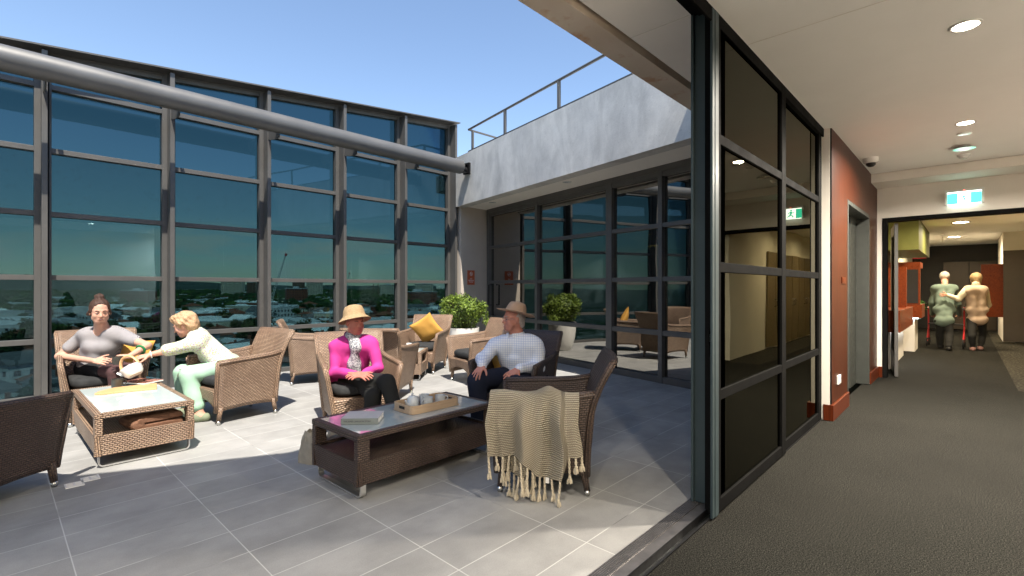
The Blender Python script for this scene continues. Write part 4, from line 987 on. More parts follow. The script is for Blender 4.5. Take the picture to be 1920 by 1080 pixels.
# tray set
tx, ty, tw, tl = 2.315, 3.13, .30, .46
q0 = fz(733, 768, Z2); q1 = fz(775, 778.5, Z2); q2 = fz(865, 758, Z2)
tc_ = (q0 + q2) / 2; tyaw = math.atan2((q2 - q1).y, (q2 - q1).x); tl = (q2 - q1).length; tw = min(.33, (q0 - q1).length)
t = empty('wooden_tray', (tc_.x, tc_.y, Z2), tyaw, label='oak tray with hand holes holding the white tea things', cat='tray')
a, b = tl / 2, tw / 2; m = MB()
m.box((-a + .007, -b + .007, 0), (a - .007, b - .007, .007)); ob('base', m, 'oak ply', t)
rim = []
def rr(r_, k): c, s_ = math.cos(k), math.sin(k); n = 9; q = (abs(c) ** n + abs(s_) ** n) ** (-1 / n); return (a * q * c * r_, b * q * s_ * r_)
m = MB(); m.surf(lambda u, v: (*rr(1, u * 2 * math.pi), lerp(.0, .062, v)), 72, 2, .007)
ob('rim', m, 'oak ply', t)
for sx in (-1, 1):
    m = MB(); m.tube([(sx * (a + .0012), -.035, .036), (sx * (a + .0012), .035, .036)], .011, 10, flat=1.0); m.v = [(sx * (a - .009 + .010 * ((p[0] - sx * a) > 0) * 1) if False else sx * min(max(abs(p[0]), a - .0085), a + .0012), p[1], p[2]) for p in m.v]; ob('hand_hole', m, 'near black', t)
u_ = Vector((math.cos(tyaw), math.sin(tyaw), 0)); v_ = Vector((-u_.y, u_.x, 0)); base = Vector((tc_.x, tc_.y, Z2 + .008))
teapot(base - u_ * .12 + v_ * .02, tyaw + R(200), 'grey ceramic', 'small grey white teapot with side handle on the oak tray', .78)
mug(base - u_ * .0 - v_ * .01, .040, .07, 'grey ceramic', 'pale cup with angular handle in the middle of the oak tray, nearer', R(190), name='cup')
mug(base + u_ * .03 + v_ * .075, .038, .075, 'grey ceramic', 'pale cup behind the middle cup on the oak tray', R(20), name='cup')
mug(base + u_ * .145 + v_ * .02, .040, .06, 'grey ceramic', 'pale milk jug with round handle at the right of the tray', tyaw + R(-20), name='jug')
# book
plain('book cover', (.40, .42, .42), .5, vary=.03); plain('book spine', (.19, .21, .20), .5, vary=.04)
b0, b1, b2 = fz(639, 796, Z2), fz(709, 795, Z2), fz(724, 776, Z2)
by = math.atan2((b1 - b0).y, (b1 - b0).x); bl = (b1 - b0).length
t = empty('book', b0 + Vector((0, 0, .0)), by, label='thick grey hardback book lying on the shaded table', cat='book')
m = MB(); m.box((0, 0, .0), (bl, .004, .040)); m.box((0, .004, .0), (bl, .20, .003)); m.box((0, .004, .037), (bl, .20, .040)); ob('cover', m, ['book cover'], t)
m = MB(); m.box((.004, .0045, .0032), (bl - .004, .195, .0368)); ob('pages', m, 'paper', t)
m = MB(); m.box((0, -.0012, .0), (bl, -.0002, .040)); ob('spine', m, 'book spine', t)
text('THE JAMES LANGDON STORY', bl * .055, (bl * .44, -.0022, .015), 'near black', t, ext=.0002, name='spine_title')
# things on the far side table
sq = Vector((4.24, 6.2, .4205)); mug(sq + Vector((.10, .02, 0)), .042, .09, 'ceramic', 'white mug on the small table in front of the square cushion', R(200))
pl = MB(); pl.box((-.10, -.07, 0), (.10, .07, .008)); o = ob('napkin', pl, 'beech', label='small light wooden board beside the white mug', cat='board'); o.location = sq + Vector((-.05, .0, 0)); o.rotation_euler = (0, 0, .5)
pl = MB(); pl.surf(lambda u, v: ((u - .5) * .10, (v - .5) * .07, .012 + .01 * math.sin(u * 5) * v), 6, 6, .003); o = ob('paper_napkin', pl, 'paper', label='crumpled white napkin by the white mug', cat='napkin'); o.location = sq + Vector((.0, -.12, 0))

# ---- paper bags on the ground behind the dark table
plain('kraft bag', (.30, .27, .22), .85, vary=.15, sc=16, bump=.5, bs=40)
def bag(loc, yaw, w_, d_, h_, label, seed):
    def fn(u, v):
        th = u * 2 * math.pi; c, s_ = math.cos(th), math.sin(th); n = 7; q = (abs(c) ** n + abs(s_) ** n) ** (-1 / n); k = 1 - .28 * v ** 1.5; pinch = 1 - .55 * v ** 2
        nz_ = noise.noise(Vector((c * 2.2, s_ * 2.2 + seed, v * 5))) * .10 * (.3 + v); return (w_ / 2 * q * c * k * (1 + nz_), d_ / 2 * q * s_ * pinch * (1 + nz_), h_ * v + .02 * noise.noise(Vector((c * 4, s_ * 4, seed))) * v)
    m = MB(); m.surf(fn, 56, 16, .002); m.lathe([(0, .004), (min(w_, d_) * .45, .004)], n=16)
    o = ob('carry_bag', m, 'kraft bag', label=label, cat='bag', group='fabric bags behind the dark table'); o.location = loc; o.rotation_euler = (0, 0, yaw)
q = P(589, 862, 3.83); bag((q.x, q.y, 0), R(20), .20, .16, .24, 'creased grey bag standing left of the dark table leg', 1)
q = P(632, 830, 4.05); bag((q.x, q.y, 0), R(60), .24, .20, .20, 'slumped grey bag seen under the top of the dark table', 5)

# ---- knitted throw over the near arm of the nearest chair
def m_knit():
    b = NB('cream knit'); uv = b.n('TexCoord').outputs['UV']; sp = b.n('SeparateXYZ', Vector=uv)
    row = b.math('PINGPONG', b.math('DIVIDE', sp.outputs[1], .0125), .5)
    br = b.n('TexBrick', {'offset': .5}, Vector=uv, Color1=(1, 1, 1), Color2=(.85, .85, .85), Mortar=(0, 0, 0), Scale=1.0, Mortar_Size=.0022, Mortar_Smooth=1.0, Bias=0, Brick_Width=.0125, Row_Height=.0125)
    h = b.math('ADD', b.math('MULTIPLY', row, 1.6), b.math('MULTIPLY', br.outputs['Color'], .5))
    col = b.ramp(h, [(.0, (.13, .10, .07)), (.5, (.43, .375, .28)), (1, (.58, .515, .40))])
    b.pbr(col, .95, 0, b.bump(h, 1.0, .012), .1); return b.m
m_knit(); plain('yarn', (.52, .455, .345), .95, vary=.12, sc=60, bump=.8, bs=200, spec=.1)
ct = Vector((2.69, 2.205, 0)); cy = R(126.7); cx_ = Vector((math.cos(cy), math.sin(cy), 0)); cyv = Vector((-cx_.y, cx_.x, 0))
# near side of that chair is its left (+y) arm
def CL(x, y, z): return ct + cx_ * x + cyv * y + Vector((0, 0, z))
t = empty('knitted_throw', CL(0, .36, 0), cy, label='cream knitted throw with twisted tassels over the nearest chair arm', cat='throw')
def rel2(x, y, z): return Vector((x, y - .36, z))
def hem(u):
    k = min(1, max(0, (u - .12) / .62)); h = .315 - .015 * math.sin(u * 14) - .15 * k * k * (3 - 2 * k); return h if u < .80 else lerp(h, .315, min(1, (u - .80) / .045))
def drape(u, v, off=0.0, inn=.20):
    x = lerp(.335, -.235, u); fold = .030 * math.sin(u * 15 + 1.2 + .6 * v) + .016 * math.sin(u * 33 + v * 2) + .022 * math.exp(-((u - .80) / .03) ** 2) + .018 * math.exp(-((u - .13) / .03) ** 2)
    top = .668 + .028 * math.exp(-((u - .66) / .10) ** 2) + .006 * math.sin(u * 12); L = [0, inn, inn + .09]
    s_ = v * (inn + .09 + (top - hem(u)))
    if s_ < inn: return rel2(x, .285 - .02 + off * .3, top - .02 - (inn - s_))
    if s_ < inn + .09: a = (s_ - inn) / .09 * math.pi; return rel2(x, .325 - .062 * math.cos(a) + off, top - .02 + .036 * math.sin(a))
    dz = s_ - inn - .09; k = min(1, dz / .15); y = .387 + .004 + fold * k + off + .035 * k - .02 * dz
    return rel2(x + (.5 - u) * .02 * dz / .3 + .012 * math.sin(dz * 14) * k, y, top - .02 - dz)
m = MB(); m.surf(lambda u, v: drape(1 - u, v), 110, 60, .009); ob('knit_sheet', m, 'cream knit', t)
m = MB()
def under(u, v):
    w0 = lerp(.14, .56, u); p = drape(w0, 1, -.022); z0 = .42; z1 = .17 + .05 * abs(u - .6) - .03 * math.sin(u * 5)
    return (p.x, p.y - .01 + .012 * math.sin(u * 23), lerp(z0, z1, v))
m.surf(lambda u, v: under(1 - u, v), 50, 16, .008); ob('under_fold', m, 'cream knit', t)
rng = random.Random(9)
def tassel(p, L, sway):
    """twisted cord ending in a knot and a brush of yarn"""
    m = MB()
    for ph in (0, math.pi):
        m.tube([(p.x + sway[0] * k ** 1.5 + .0036 * math.cos(ph + k * L / .028 * 6.283 * .5), p.y + sway[1] * k + .0036 * math.sin(ph + k * L / .028 * 6.283 * .5), p.z - L * k) for k in [i / 22 for i in range(23)]], .0050, 6)
    e = Vector((p.x + sway[0], p.y + sway[1], p.z - L))
    m.lathe([(0, .008), (.009, .004), (.011, -.003), (.008, -.009)], e, 10)
    for i in range(22):
        a = rng.uniform(0, 6.283); r_ = rng.uniform(.004, .017); l = rng.uniform(.034, .046)
        m.tube([e + Vector((.004 * math.cos(a), .004 * math.sin(a), -.005)), e + Vector((r_ * .8 * math.cos(a), r_ * .8 * math.sin(a), -l * .5)), e + Vector((r_ * math.cos(a), r_ * math.sin(a), -l))], [.004, .0045, .003], 4)
    return m
for i in range(15):
    u = .01 + i * .98 / 14 + rng.uniform(-.01, .01); p = drape(min(.995, max(.005, u)), 1); tl_ = rng.choice((.05, .07, .10, .12)) if u > .8 or u < .3 else rng.choice((.10, .13, .17)); tl_ = min(tl_, p.z - .045)
    ob('tassel', tassel(p - Vector((0, .004, 0)), tl_, (rng.uniform(-.012, .012), rng.uniform(-.01, .012))), 'yarn', t)
for i in range(8):
    u = .04 + i * .92 / 7; q = under(u, 1); p = Vector(q); tl_ = min(rng.choice((.06, .09, .12)), p.z - .05); ob('tassel', tassel(p, tl_, (rng.uniform(-.02, .02), rng.uniform(-.01, .01))), 'yarn', t)
m = MB(); p = drape(.66, 1); m.box((p.x - .012, p.y + .004, p.z - .035), (p.x + .012, p.y + .006, p.z + .002)); ob('care_label', m, 'paper', t)

# ================================================================== PEOPLE
# bodies and garments are grown as one smooth field each and skinned into a single continuous mesh
def f32(v): return np.array(v, dtype=np.float32)
def field(prims, vox, pad=.03):
    lo = np.full(3, 1e9); hi = -lo
    for p in prims:
        if p.get('sub'): continue
        for c, r in p['bb']: lo = np.minimum(lo, np.array(c) - r); hi = np.maximum(hi, np.array(c) + r)
    lo -= pad; hi += pad; n = np.ceil((hi - lo) / vox).astype(int) + 1
    ax = [lo[i] + vox * np.arange(n[i]) for i in range(3)]; Fd = np.full(n, .2, dtype=np.float32)
    for p in prims:
        k = p.get('k', .01); b0 = np.full(3, 1e9); b1 = -b0
        for c, r in p['bb']: b0 = np.minimum(b0, np.array(c) - r); b1 = np.maximum(b1, np.array(c) + r)
        mg = k + 3 * vox + .01; i0 = np.clip(((b0 - mg - lo) / vox).astype(int), 0, n - 1); i1 = np.clip(((b1 + mg - lo) / vox).astype(int) + 2, 1, n)
        if any(i1 <= i0): continue
        X, Y, Z = np.meshgrid(*[ax[i][i0[i]:i1[i]].astype(np.float32) for i in range(3)], indexing='ij')
        d = p['f'](X, Y, Z).astype(np.float32); sl = tuple(slice(a, b) for a, b in zip(i0, i1)); cur = Fd[sl]
        if p.get('sub'): d = -d; h = np.maximum(k - np.abs(cur - d), 0) / k; Fd[sl] = np.maximum(cur, d) + h * h * k * .25
        else: h = np.maximum(k - np.abs(cur - d), 0) / k; Fd[sl] = np.minimum(cur, d) - h * h * k * .25
    return Fd, lo, ax
def skin(prims, vox=.007, disp=None):
    Fd, lo, ax = field(prims, vox)
    if disp is not None:
        X, Y, Z = np.meshgrid(*[a.astype(np.float32) for a in ax], indexing='ij'); Fd = Fd + disp(X, Y, Z)
    s = Fd < 0; nx, ny, nz = Fd.shape; c = np.zeros((nx - 1, ny - 1, nz - 1), dtype=np.int8)
    for a in (0, 1):
        for b in (0, 1):
            for e in (0, 1): c += s[a:nx - 1 + a, b:ny - 1 + b, e:nz - 1 + e]
    act = (c > 0) & (c < 8); I = np.argwhere(act); idm = np.full(act.shape, -1, dtype=np.int64); idm[act] = np.arange(len(I))
    acc = np.zeros((len(I), 3)); cnt = np.zeros(len(I)); cor = [(a, b, e) for a in (0, 1) for b in (0, 1) for e in (0, 1)]
    for a in cor:
        for b in cor:
            if sum(b) - sum(a) == 1 and all(q >= p for p, q in zip(a, b)):
                va = Fd[I[:, 0] + a[0], I[:, 1] + a[1], I[:, 2] + a[2]]; vb = Fd[I[:, 0] + b[0], I[:, 1] + b[1], I[:, 2] + b[2]]
                m = (va < 0) != (vb < 0); t = np.where(m, va / np.where(m, va - vb, 1), 0)
                pt = np.array(a)[None] + t[:, None] * (np.array(b) - np.array(a))[None]; acc[m] += pt[m]; cnt[m] += 1
    V = lo + vox * (I + acc / cnt[:, None]); Q = []
    for axi in range(3):
        o = [0, 0, 0]; o[axi] = 1; A = s[:nx - o[0], :ny - o[1], :nz - o[2]]; B = s[o[0]:, o[1]:, o[2]:]; E = np.argwhere(A != B); u, v = (axi + 1) % 3, (axi + 2) % 3
        E = E[(E[:, u] > 0) & (E[:, v] > 0) & (E[:, u] < Fd.shape[u] - 1) & (E[:, v] < Fd.shape[v] - 1)]; g = A[E[:, 0], E[:, 1], E[:, 2]]; q = []
        for du, dv in ((-1, -1), (0, -1), (0, 0), (-1, 0)): T = E.copy(); T[:, u] += du; T[:, v] += dv; q.append(idm[T[:, 0], T[:, 1], T[:, 2]])
        q = np.stack(q, 1); q = np.where(g[:, None], q, q[:, ::-1]); Q.append(q)
    return V, np.concatenate(Q)
def grow(name, prims, mat, parent, vox=.007, disp=None, smooth=1, **t):
    V, Q = skin(prims, vox, disp); me = bpy.data.meshes.new(name); me.from_pydata(V.tolist(), [], Q.tolist()); me.update()
    me.materials.append(MATS[mat]); me.polygons.foreach_set('use_smooth', [True] * len(me.polygons))
    uv = me.uv_layers.new(name='UVMap'); L = np.zeros(len(me.loops), dtype=np.int32); me.loops.foreach_get('vertex_index', L); W = V[L]; q = np.stack([W[:, 0] * RT.x + W[:, 1] * RT.y, W[:, 2]], 1).astype(np.float32); uv.data.foreach_set('uv', q.ravel())
    o = bpy.data.objects.new(name, me); COL.objects.link(o); o.parent = parent
    if parent: o.matrix_parent_inverse = Matrix.Translation(-parent.location)
    if smooth: m = o.modifiers.new('smooth', 'SMOOTH'); m.iterations = smooth; m.factor = .5
    return tag(o, **t)
def cone(a, b, r0, r1, k=.02, sub=False, flat=None):
    a, b = f32(a), f32(b); ab = b - a; L2 = max(float(ab @ ab), 1e-9)
    def f(X, Y, Z):
        px, py, pz = X - a[0], Y - a[1], Z - a[2]; t = np.clip((px * ab[0] + py * ab[1] + pz * ab[2]) / L2, 0, 1)
        qx, qy, qz = px - t * ab[0], py - t * ab[1], pz - t * ab[2]
        if flat is not None: n, s_ = flat; dn = (qx * n[0] + qy * n[1] + qz * n[2]) * (s_ - 1); qx, qy, qz = qx + dn * n[0], qy + dn * n[1], qz + dn * n[2]
        return np.sqrt(qx * qx + qy * qy + qz * qz) - (r0 + (r1 - r0) * t)
    return dict(f=f, k=k, sub=sub, bb=[(a, r0), (b, r1)])
def ell(c, rad, axes=None, k=.02, sub=False):
    c = f32(c); A = [f32(v) for v in (axes or ((1, 0, 0), (0, 1, 0), (0, 0, 1)))]
    def f(X, Y, Z):
        px, py, pz = X - c[0], Y - c[1], Z - c[2]; k0 = 0; k1 = 0
        for v, r in zip(A, rad): q = px * v[0] + py * v[1] + pz * v[2]; k0 = k0 + (q / r) ** 2; k1 = k1 + (q / r ** 2) ** 2
        k0 = np.sqrt(k0); return k0 * (k0 - 1) / np.maximum(np.sqrt(k1), 1e-6)
    return dict(f=f, k=k, sub=sub, bb=[(c, max(rad))])
def frame(fwd, up=(0, 0, 1)):
    f = Vector(fwd).normalized(); r = f.cross(Vector(up)).normalized(); u = r.cross(f).normalized(); return f, r, u
def head_prims(c, F, s_=1.0, lady=True):
    f, r, u = F; q = lambda a, b, e: c + (f * a + r * b + u * e) * s_
    ax = (tuple(f), tuple(r), tuple(u)); P_ = []
    P_.append(ell(q(-.010, 0, .028), (.095 * s_, .074 * s_, .088 * s_), ax, .02))
    P_.append(ell(q(.030, 0, -.035), (.062 * s_, .057 * s_, .078 * s_), ax, .03))
    P_.append(cone(q(.060, -.018, -.088), q(.060, .018, -.088), .021 * s_, .021 * s_, .025))        # chin
    for sg in (-1, 1):
        P_.append(ell(q(.062, sg * .036, -.030), (.022 * s_, .024 * s_, .022 * s_), ax, .025))      # cheek
        P_.append(cone(q(.079, sg * .014, .022), q(.066, sg * .044, .020), .011 * s_, .009 * s_, .015))   # brow
        P_.append(ell(q(.092, sg * .030, .003), (.016 * s_, .017 * s_, .012 * s_), ax, .010, True))  # socket
        P_.append(ell(q(.074, sg * .031, .002), (.015 * s_, .016 * s_, .013 * s_), ax, .004))         # lid over the eyeball
        P_.append(ell(q(-.006, sg * .076, -.008), (.018 * s_, .008 * s_, .031 * s_), ax, .006))      # ear
        P_.append(cone(q(.094, sg * .008, -.034), q(.086, sg * .011, -.036), .008 * s_, .007 * s_, .006))
        P_.append(cone(q(.040, sg * .050, -.058), q(.058, sg * .022, -.086), .016 * s_, .015 * s_, .03))  # jaw
    P_.append(cone(q(.086, 0, .010), q(.106, 0, -.028), .008 * s_, .011 * s_, .010))                 # nose
    P_.append(cone(q(.082, -.018, -.062), q(.082, .018, -.062), .009 * s_, .009 * s_, .012))
    return P_, q
def face_parts(q, s_, F, t, skinmat, lips='lips', brow='hair brown', smile=False, eye=True):
    f, r, u = F
    ax = (tuple(f), tuple(r), tuple(u)); rel_ = lambda p: p - t.location
    for sg in (-1, 1):
        if eye:
            m = MB(); m.lathe([(0, -.0115), (.006, -.009), (.0108, -.003), (.0108, .003), (.006, .009), (0, .0115)], n=12); M_ = Matrix((r, u, f)).transposed().to_4x4(); M_.translation = rel_(q(.0835, sg * .030, .000)); m.v = [(x * 1.15 * s_, y * .45 * s_, z * .9 * s_) for x, y, z in m.v]; m.xf(M_); ob('eye', m, 'eye', t)
        m = MB(); m.tube([rel_(q(.092, sg * .014, .020)), rel_(q(.090, sg * .030, .026)), rel_(q(.076, sg * .046, .021))], [.003 * s_, .0038 * s_, .002 * s_], 6); ob('eyebrow', m, brow, t)
    up_ = .006 if smile else 0
    m = MB(); m.tube([rel_(q(.080, -.024, -.060 + up_)), rel_(q(.091, -.010, -.0605)), rel_(q(.093, 0, -.062)), rel_(q(.091, .010, -.0605)), rel_(q(.080, .024, -.060 + up_))], [.002 * s_, .0045 * s_, .005 * s_, .0045 * s_, .002 * s_], 6); ob('lips', m, lips, t)
    if smile: m = MB(); m.tube([rel_(q(.0855, -.016, -.0575)), rel_(q(.0975, 0, -.0615)), rel_(q(.0855, .016, -.0575))], .0026 * s_, 6); ob('teeth', m, 'ceramic', t)
def hand_prims(w_, d, n, th, curl=.35, s_=1.0, spread=.12):
    """w_ wrist, d direction of the fingers, n back-of-hand normal, th side the thumb leaves from"""
    d = Vector(d).normalized(); n = (Vector(n) - d * Vector(n).dot(d)).normalized(); th = (Vector(th) - d * Vector(th).dot(d) - n * Vector(th).dot(n)).normalized(); o = []
    for i, (off, ln) in enumerate(((.030, .92), (.010, 1.0), (-.010, .94), (-.029, .76))):
        kn = w_ + (d * (.088 - .004 * abs(i - 1)) + th * off) * s_; o.append(cone(w_ + d * .008 * s_ + th * off * .5 * s_, kn, .0145 * s_, .0115 * s_, .010, flat=(n, 1.25)))
        dd = (d + th * (off * spread * 22)).normalized(); p = kn; a = curl * .5
        for L, r0, r1 in ((.042, .0095, .0088), (.026, .0088, .008), (.021, .008, .0066)):
            v = dd * math.cos(a) - n * math.sin(a); p2 = p + v * L * ln * s_; o.append(cone(p, p2, r0 * s_, r1 * s_, .003)); p = p2; a += curl
    p0 = w_ + (d * .022 + th * .022) * s_; v = (d * .62 + th * .72 - n * .22).normalized(); p1 = p0 + v * .042 * s_; p2 = p1 + (v + d * .45).normalized() * .032 * s_; p3 = p2 + (v + d * .9 - n * .25).normalized() * .026 * s_
    o += [cone(p0, p1, .015 * s_, .012 * s_, .012), cone(p1, p2, .0115 * s_, .010 * s_, .004), cone(p2, p3, .010 * s_, .008 * s_, .004)]
    return o
def torso_prims(J, fw_, inf=0.0, belly=0.0, s_=1.0, bust=0.0):
    hl, hr, sl_, sr = J['hipL'], J['hipR'], J['shL'], J['shR']; hc = (hl + hr) / 2; sc = (sl_ + sr) / 2; w1 = hc.lerp(sc, .42); o = []
    A = lambda a, b, t_: a.lerp(b, t_)
    o.append(cone(hl.lerp(hc, .25), hr.lerp(hc, .25), .100 * s_ + inf, .100 * s_ + inf, .03))
    for a, b in ((hl, sl_), (hr, sr)):
        p = A(hc, a, .55); c = A(sc, b, .52) - (b - sc).cross(fw_).normalized() * 0; o.append(cone(p, c, .098 * s_ + inf, .098 * s_ + inf, .03))
    o.append(cone(hc.lerp(sc, .1) + fw_ * .03, hc.lerp(sc, .55) + fw_ * .03, .10 * s_ + inf + belly, .09 * s_ + inf + belly * .7, .03))
    o.append(cone(A(sl_, sr, .10), A(sl_, sr, .90), .056 * s_ + inf, .056 * s_ + inf, .06))
    up_ = (sc - hc).normalized()
    if bust:
        sd = (sl_ - sr).normalized()
        for sg in (-1, 1): o.append(ell(hc.lerp(sc, .68) + fw_ * (.075 * s_) + sd * sg * .068, (.065 * s_ + inf,) * 3, k=.05))
    o.append(cone(sc + up_ * .01, J['neck'], .075 * s_ + inf, .052 * s_ + inf * .5, .05))
    return o
def arm_prims(J, sd, t0=0, t1=2, inf=0.0, s_=1.0):
    s, e, w_ = J['sh' + sd], J['el' + sd], J['wr' + sd]; o = []
    a = s.lerp(e, max(0, t0)); b = s.lerp(e, min(1, t1)); o.append(cone(a, b, .055 * s_ + inf, .041 * s_ + inf, .03))
    if t1 > 1: b2 = e.lerp(w_, t1 - 1); o.append(cone(e, b2, .041 * s_ + inf, (.041 - .014 * (t1 - 1)) * s_ + inf, .02))
    return o
def leg_prims(J, sd, t0=0, t1=2, inf=0.0, s_=1.0, taper=True):
    h, kn, an = J['hip' + sd], J['kn' + sd], J['an' + sd]; o = []; r1 = .058 if taper else .068; r2 = .040 if taper else .058
    o.append(cone(h.lerp(kn, t0), h.lerp(kn, min(1, t1)), (.092 - .02 * t0) * s_ + inf, (.092 + (r1 - .092) * min(1, t1)) * s_ + inf, .04))
    if t1 > 1: o.append(cone(kn, kn.lerp(an, t1 - 1), r1 * s_ + inf, (r1 + (r2 - r1) * (t1 - 1)) * s_ + inf, .03)); o.append(cone(kn.lerp(an, .15), kn.lerp(an, min(.55, t1 - 1)), r1 * s_ * .95 + inf, r1 * s_ * .85 + inf, .03))
    return o
def shoe_prims(an, toe, inf=0.0, s_=1.0):
    d = (toe - an); d.z = 0; d.normalize(); g = Vector((an.x, an.y, 0)); h = g - d * .045 * s_; tt = Vector((toe.x, toe.y, 0)); o = []
    o.append(cone(h + Vector((0, 0, .042)), g + d * .03 + Vector((0, 0, .045)), .036 + inf, .037 + inf, .03)); o.append(cone(g + d * .03 + Vector((0, 0, .042)), tt + Vector((0, 0, .030)), .040 + inf, .028 + inf, .03)); return o
def folds(a, fx=(19, 13, 9), sd=0.0):
    return lambda X, Y, Z: a * (np.sin(fx[0] * X + 7 * Z + sd) * np.sin(fx[1] * Y - 11 * Z + 1 + sd) + .6 * np.sin(31 * Z + 9 * X + sd) * np.sin(17 * Y + 5 * Z))
def person(loc, label, cat='person'):
    return empty('person', (loc.x, loc.y, 0), 0, label=label, cat=cat)
def skinmat(name, col):
    b = NB(name); v = b.coord(); c = b.ramp(b.noise(v, 14, 4), [(.3, tuple(x * .93 for x in col)), (.7, tuple(x * 1.05 for x in col))])
    b.pbr(c, .5, 0, None, .35, Subsurface_Weight=.12, Subsurface_Radius=(.012, .005, .003), Subsurface_Scale=.5)
skinmat('skin light', (.56, .31, .225)); skinmat('skin aged', (.55, .29, .21)); skinmat('skin ruddy', (.52, .23, .17)); skinmat('skin shaded', (.44, .16, .12))  # last tone has the straw hat's shade mixed into its colour
plain('eye', (.05, .03, .025), .25, vary=.3); plain('lips', (.45, .13, .11), .4, vary=.05); plain('lips dark', (.30, .06, .05), .4, vary=.05)
for n_, c_ in (('hair brown', (.055, .025, .015)), ('hair blond', (.52, .33, .19)), ('hair grey', (.42, .36, .33)), ('hair white', (.50, .46, .40)), ('hair gold', (.27, .18, .085))):
    b = NB(n_); v = b.coord('Object', (1, 1, .6)); f_ = b.noise(v, 60, 5, .7, 1.5); b.pbr(b.ramp(f_, [(.3, tuple(x * .6 for x in c_)), (.7, tuple(min(1, x * 1.25) for x in c_))]), .55, 0, b.bump(f_, .9, .008), .4)
def cloth(name, col, pat=None, rough=.85, bs=180):
    b = NB(name); uv = b.n('TexCoord').outputs['UV']; v = b.coord(); c = b.ramp(b.noise(v, 7, 3), [(.3, tuple(x * .93 for x in col)), (.7, tuple(min(1, x * 1.05) for x in col))])
    if pat: c = pat(b, uv, v, c)
    b.pbr(c, rough, 0, b.bump(b.noise(v, bs, 3), .3, .003), .2); return b.m
def p_herring(b, uv, v, c):
    sp = b.n('SeparateXYZ', Vector=uv); z = b.math('MULTIPLY', b.math('PINGPONG', sp.outputs[1], .006), 1.2); x = b.math('ADD', sp.outputs[0], z); g = b.math('PINGPONG', b.math('DIVIDE', x, .0075), .5)
    return b.mix(b.ramp(g, [(.18, 0), (.3, 1)]), (.06, .055, .06), (.44, .42, .43))
def p_check(b, uv, v, c):
    sp = b.n('SeparateXYZ', Vector=uv); a = b.ramp(b.math('PINGPONG', sp.outputs[0], .011), [(.0008, 1), (.0018, 0)]); d = b.ramp(b.math('PINGPONG', sp.outputs[1], .011), [(.0008, 1), (.0018, 0)])
    return b.mix(b.math('MULTIPLY', b.math('MAXIMUM', a, d), .6), c, (.22, .30, .58))
def p_floral(b, uv, v, c):
    for sc, col, th, lc in ((52, (.42, .16, .38), .30, 0), (60, (.42, .50, .12), .30, 3), (75, (.10, .18, .20), .22, 7), (48, (.60, .55, .20), .22, 9)):
        vo = b.n('TexVoronoi', Vector=b.coord('Object', (1, 1, 1), (0, 0, 0), (lc, lc, 0)), Scale=sc).outputs['Distance']; c = b.mix(b.ramp(vo, [(th, .85), (th + .08, 0)]), c, col)
    return c
def p_scarf(b, uv, v, c):
    return b.mix(b.ramp(b.noise(v, 95, 4, .8), [(.47, 0), (.53, 1)]), (.10, .10, .13), (.62, .62, .63))
def p_dots(b, uv, v, c):
    return b.mix(b.ramp(b.noise(v, 110, 2, .6), [(.5, 0), (.56, 1)]), c, (.42, .03, .22))
cloth('grey knit top', (.4, .4, .4), p_herring); cloth('black skirt', (.02, .02, .022)); cloth('sheer tights', (.085, .045, .045), rough=.5); cloth('floral blouse', (.60, .62, .55), p_floral)
cloth('mint trousers', (.34, .54, .40)); cloth('canvas shoe', (.22, .25, .17)); cloth('pink jacket', (.52, .045, .25)); cloth('scarf cloth', (.5, .5, .5), p_scarf); cloth('purple collar', (.05, .01, .04), p_dots); cloth('black trousers', (.022, .022, .021))
cloth('check shirt', (.84, .87, .93), p_check); cloth('navy trousers', (.014, .018, .035)); cloth('sage cardigan', (.13, .175, .145)); cloth('beige vest', (.40, .30, .22)); cloth('cream sleeve', (.62, .56, .42)); cloth('pink shoe', (.45, .25, .22)); cloth('green band', (.02, .20, .07), rough=.4)
cloth('felt hat', (.50, .33, .22)); cloth('black shoe', (.02, .02, .02), rough=.5)
def m_straw():
    b = NB('straw'); uv = b.n('TexCoord').outputs['UV']; br = b.n('TexBrick', {'offset': .5}, Vector=uv, Color1=(1, 1, 1), Color2=(.8, .8, .8), Mortar=(0, 0, 0), Scale=1.0, Mortar_Size=.0018, Mortar_Smooth=1.0, Brick_Width=.013, Row_Height=.008)
    b.pbr(b.mix(br.outputs['Color'], (.16, .08, .03), (.62, .45, .26)), .8, 0, b.bump(br.outputs['Color'], .8, .006), .2)
m_straw()
ZU = Vector((0, 0, 1))
def place_mb(m, o, x, y, z): M_ = Matrix((x, y, z)).transposed().to_4x4(); M_.translation = o; return m.xf(M_)

# ---------- young woman with a bun, left
t = person(P(185, 690, 5.1), 'seated young woman with a brown bun, grey patterned top, holding a mug')
J = dict(hipR=P(167, 690, 5.10), hipL=P(200, 690, 5.14), knR=P(216, 698, 4.86), knL=P(243, 692, 4.95), shR=P(155, 631, 5.10), shL=P(229, 630, 5.12), neck=P(191, 613, 5.07), elR=P(112, 668, 5.02), wrR=P(178, 677, 4.82), elL=P(276, 648, 5.06), wrL=P(243, 668, 4.84))
J['anR'] = Vector((.86, 6.23, .08)); J['anL'] = Vector((1.02, 6.30, .08)); fw_ = (-FW * .9 + RT * .42).normalized()
hc = P(187, 584, 5.01); HF = frame(-FW * .66 + RT * .70 - ZU * .18); hp, hq = head_prims(hc, HF, 1.02)
B = hp + [cone(J['neck'] - ZU * .03, hc - HF[2] * .06 - HF[0] * .015, .054, .050, .03)] + torso_prims(J, fw_, 0, 0, .92, 1)
for s_ in 'LR': B += arm_prims(J, s_, s_=.92) + leg_prims(J, s_, s_=.95) + shoe_prims(J['an' + s_], J['an' + s_] + Vector((.05, -.16, 0)))
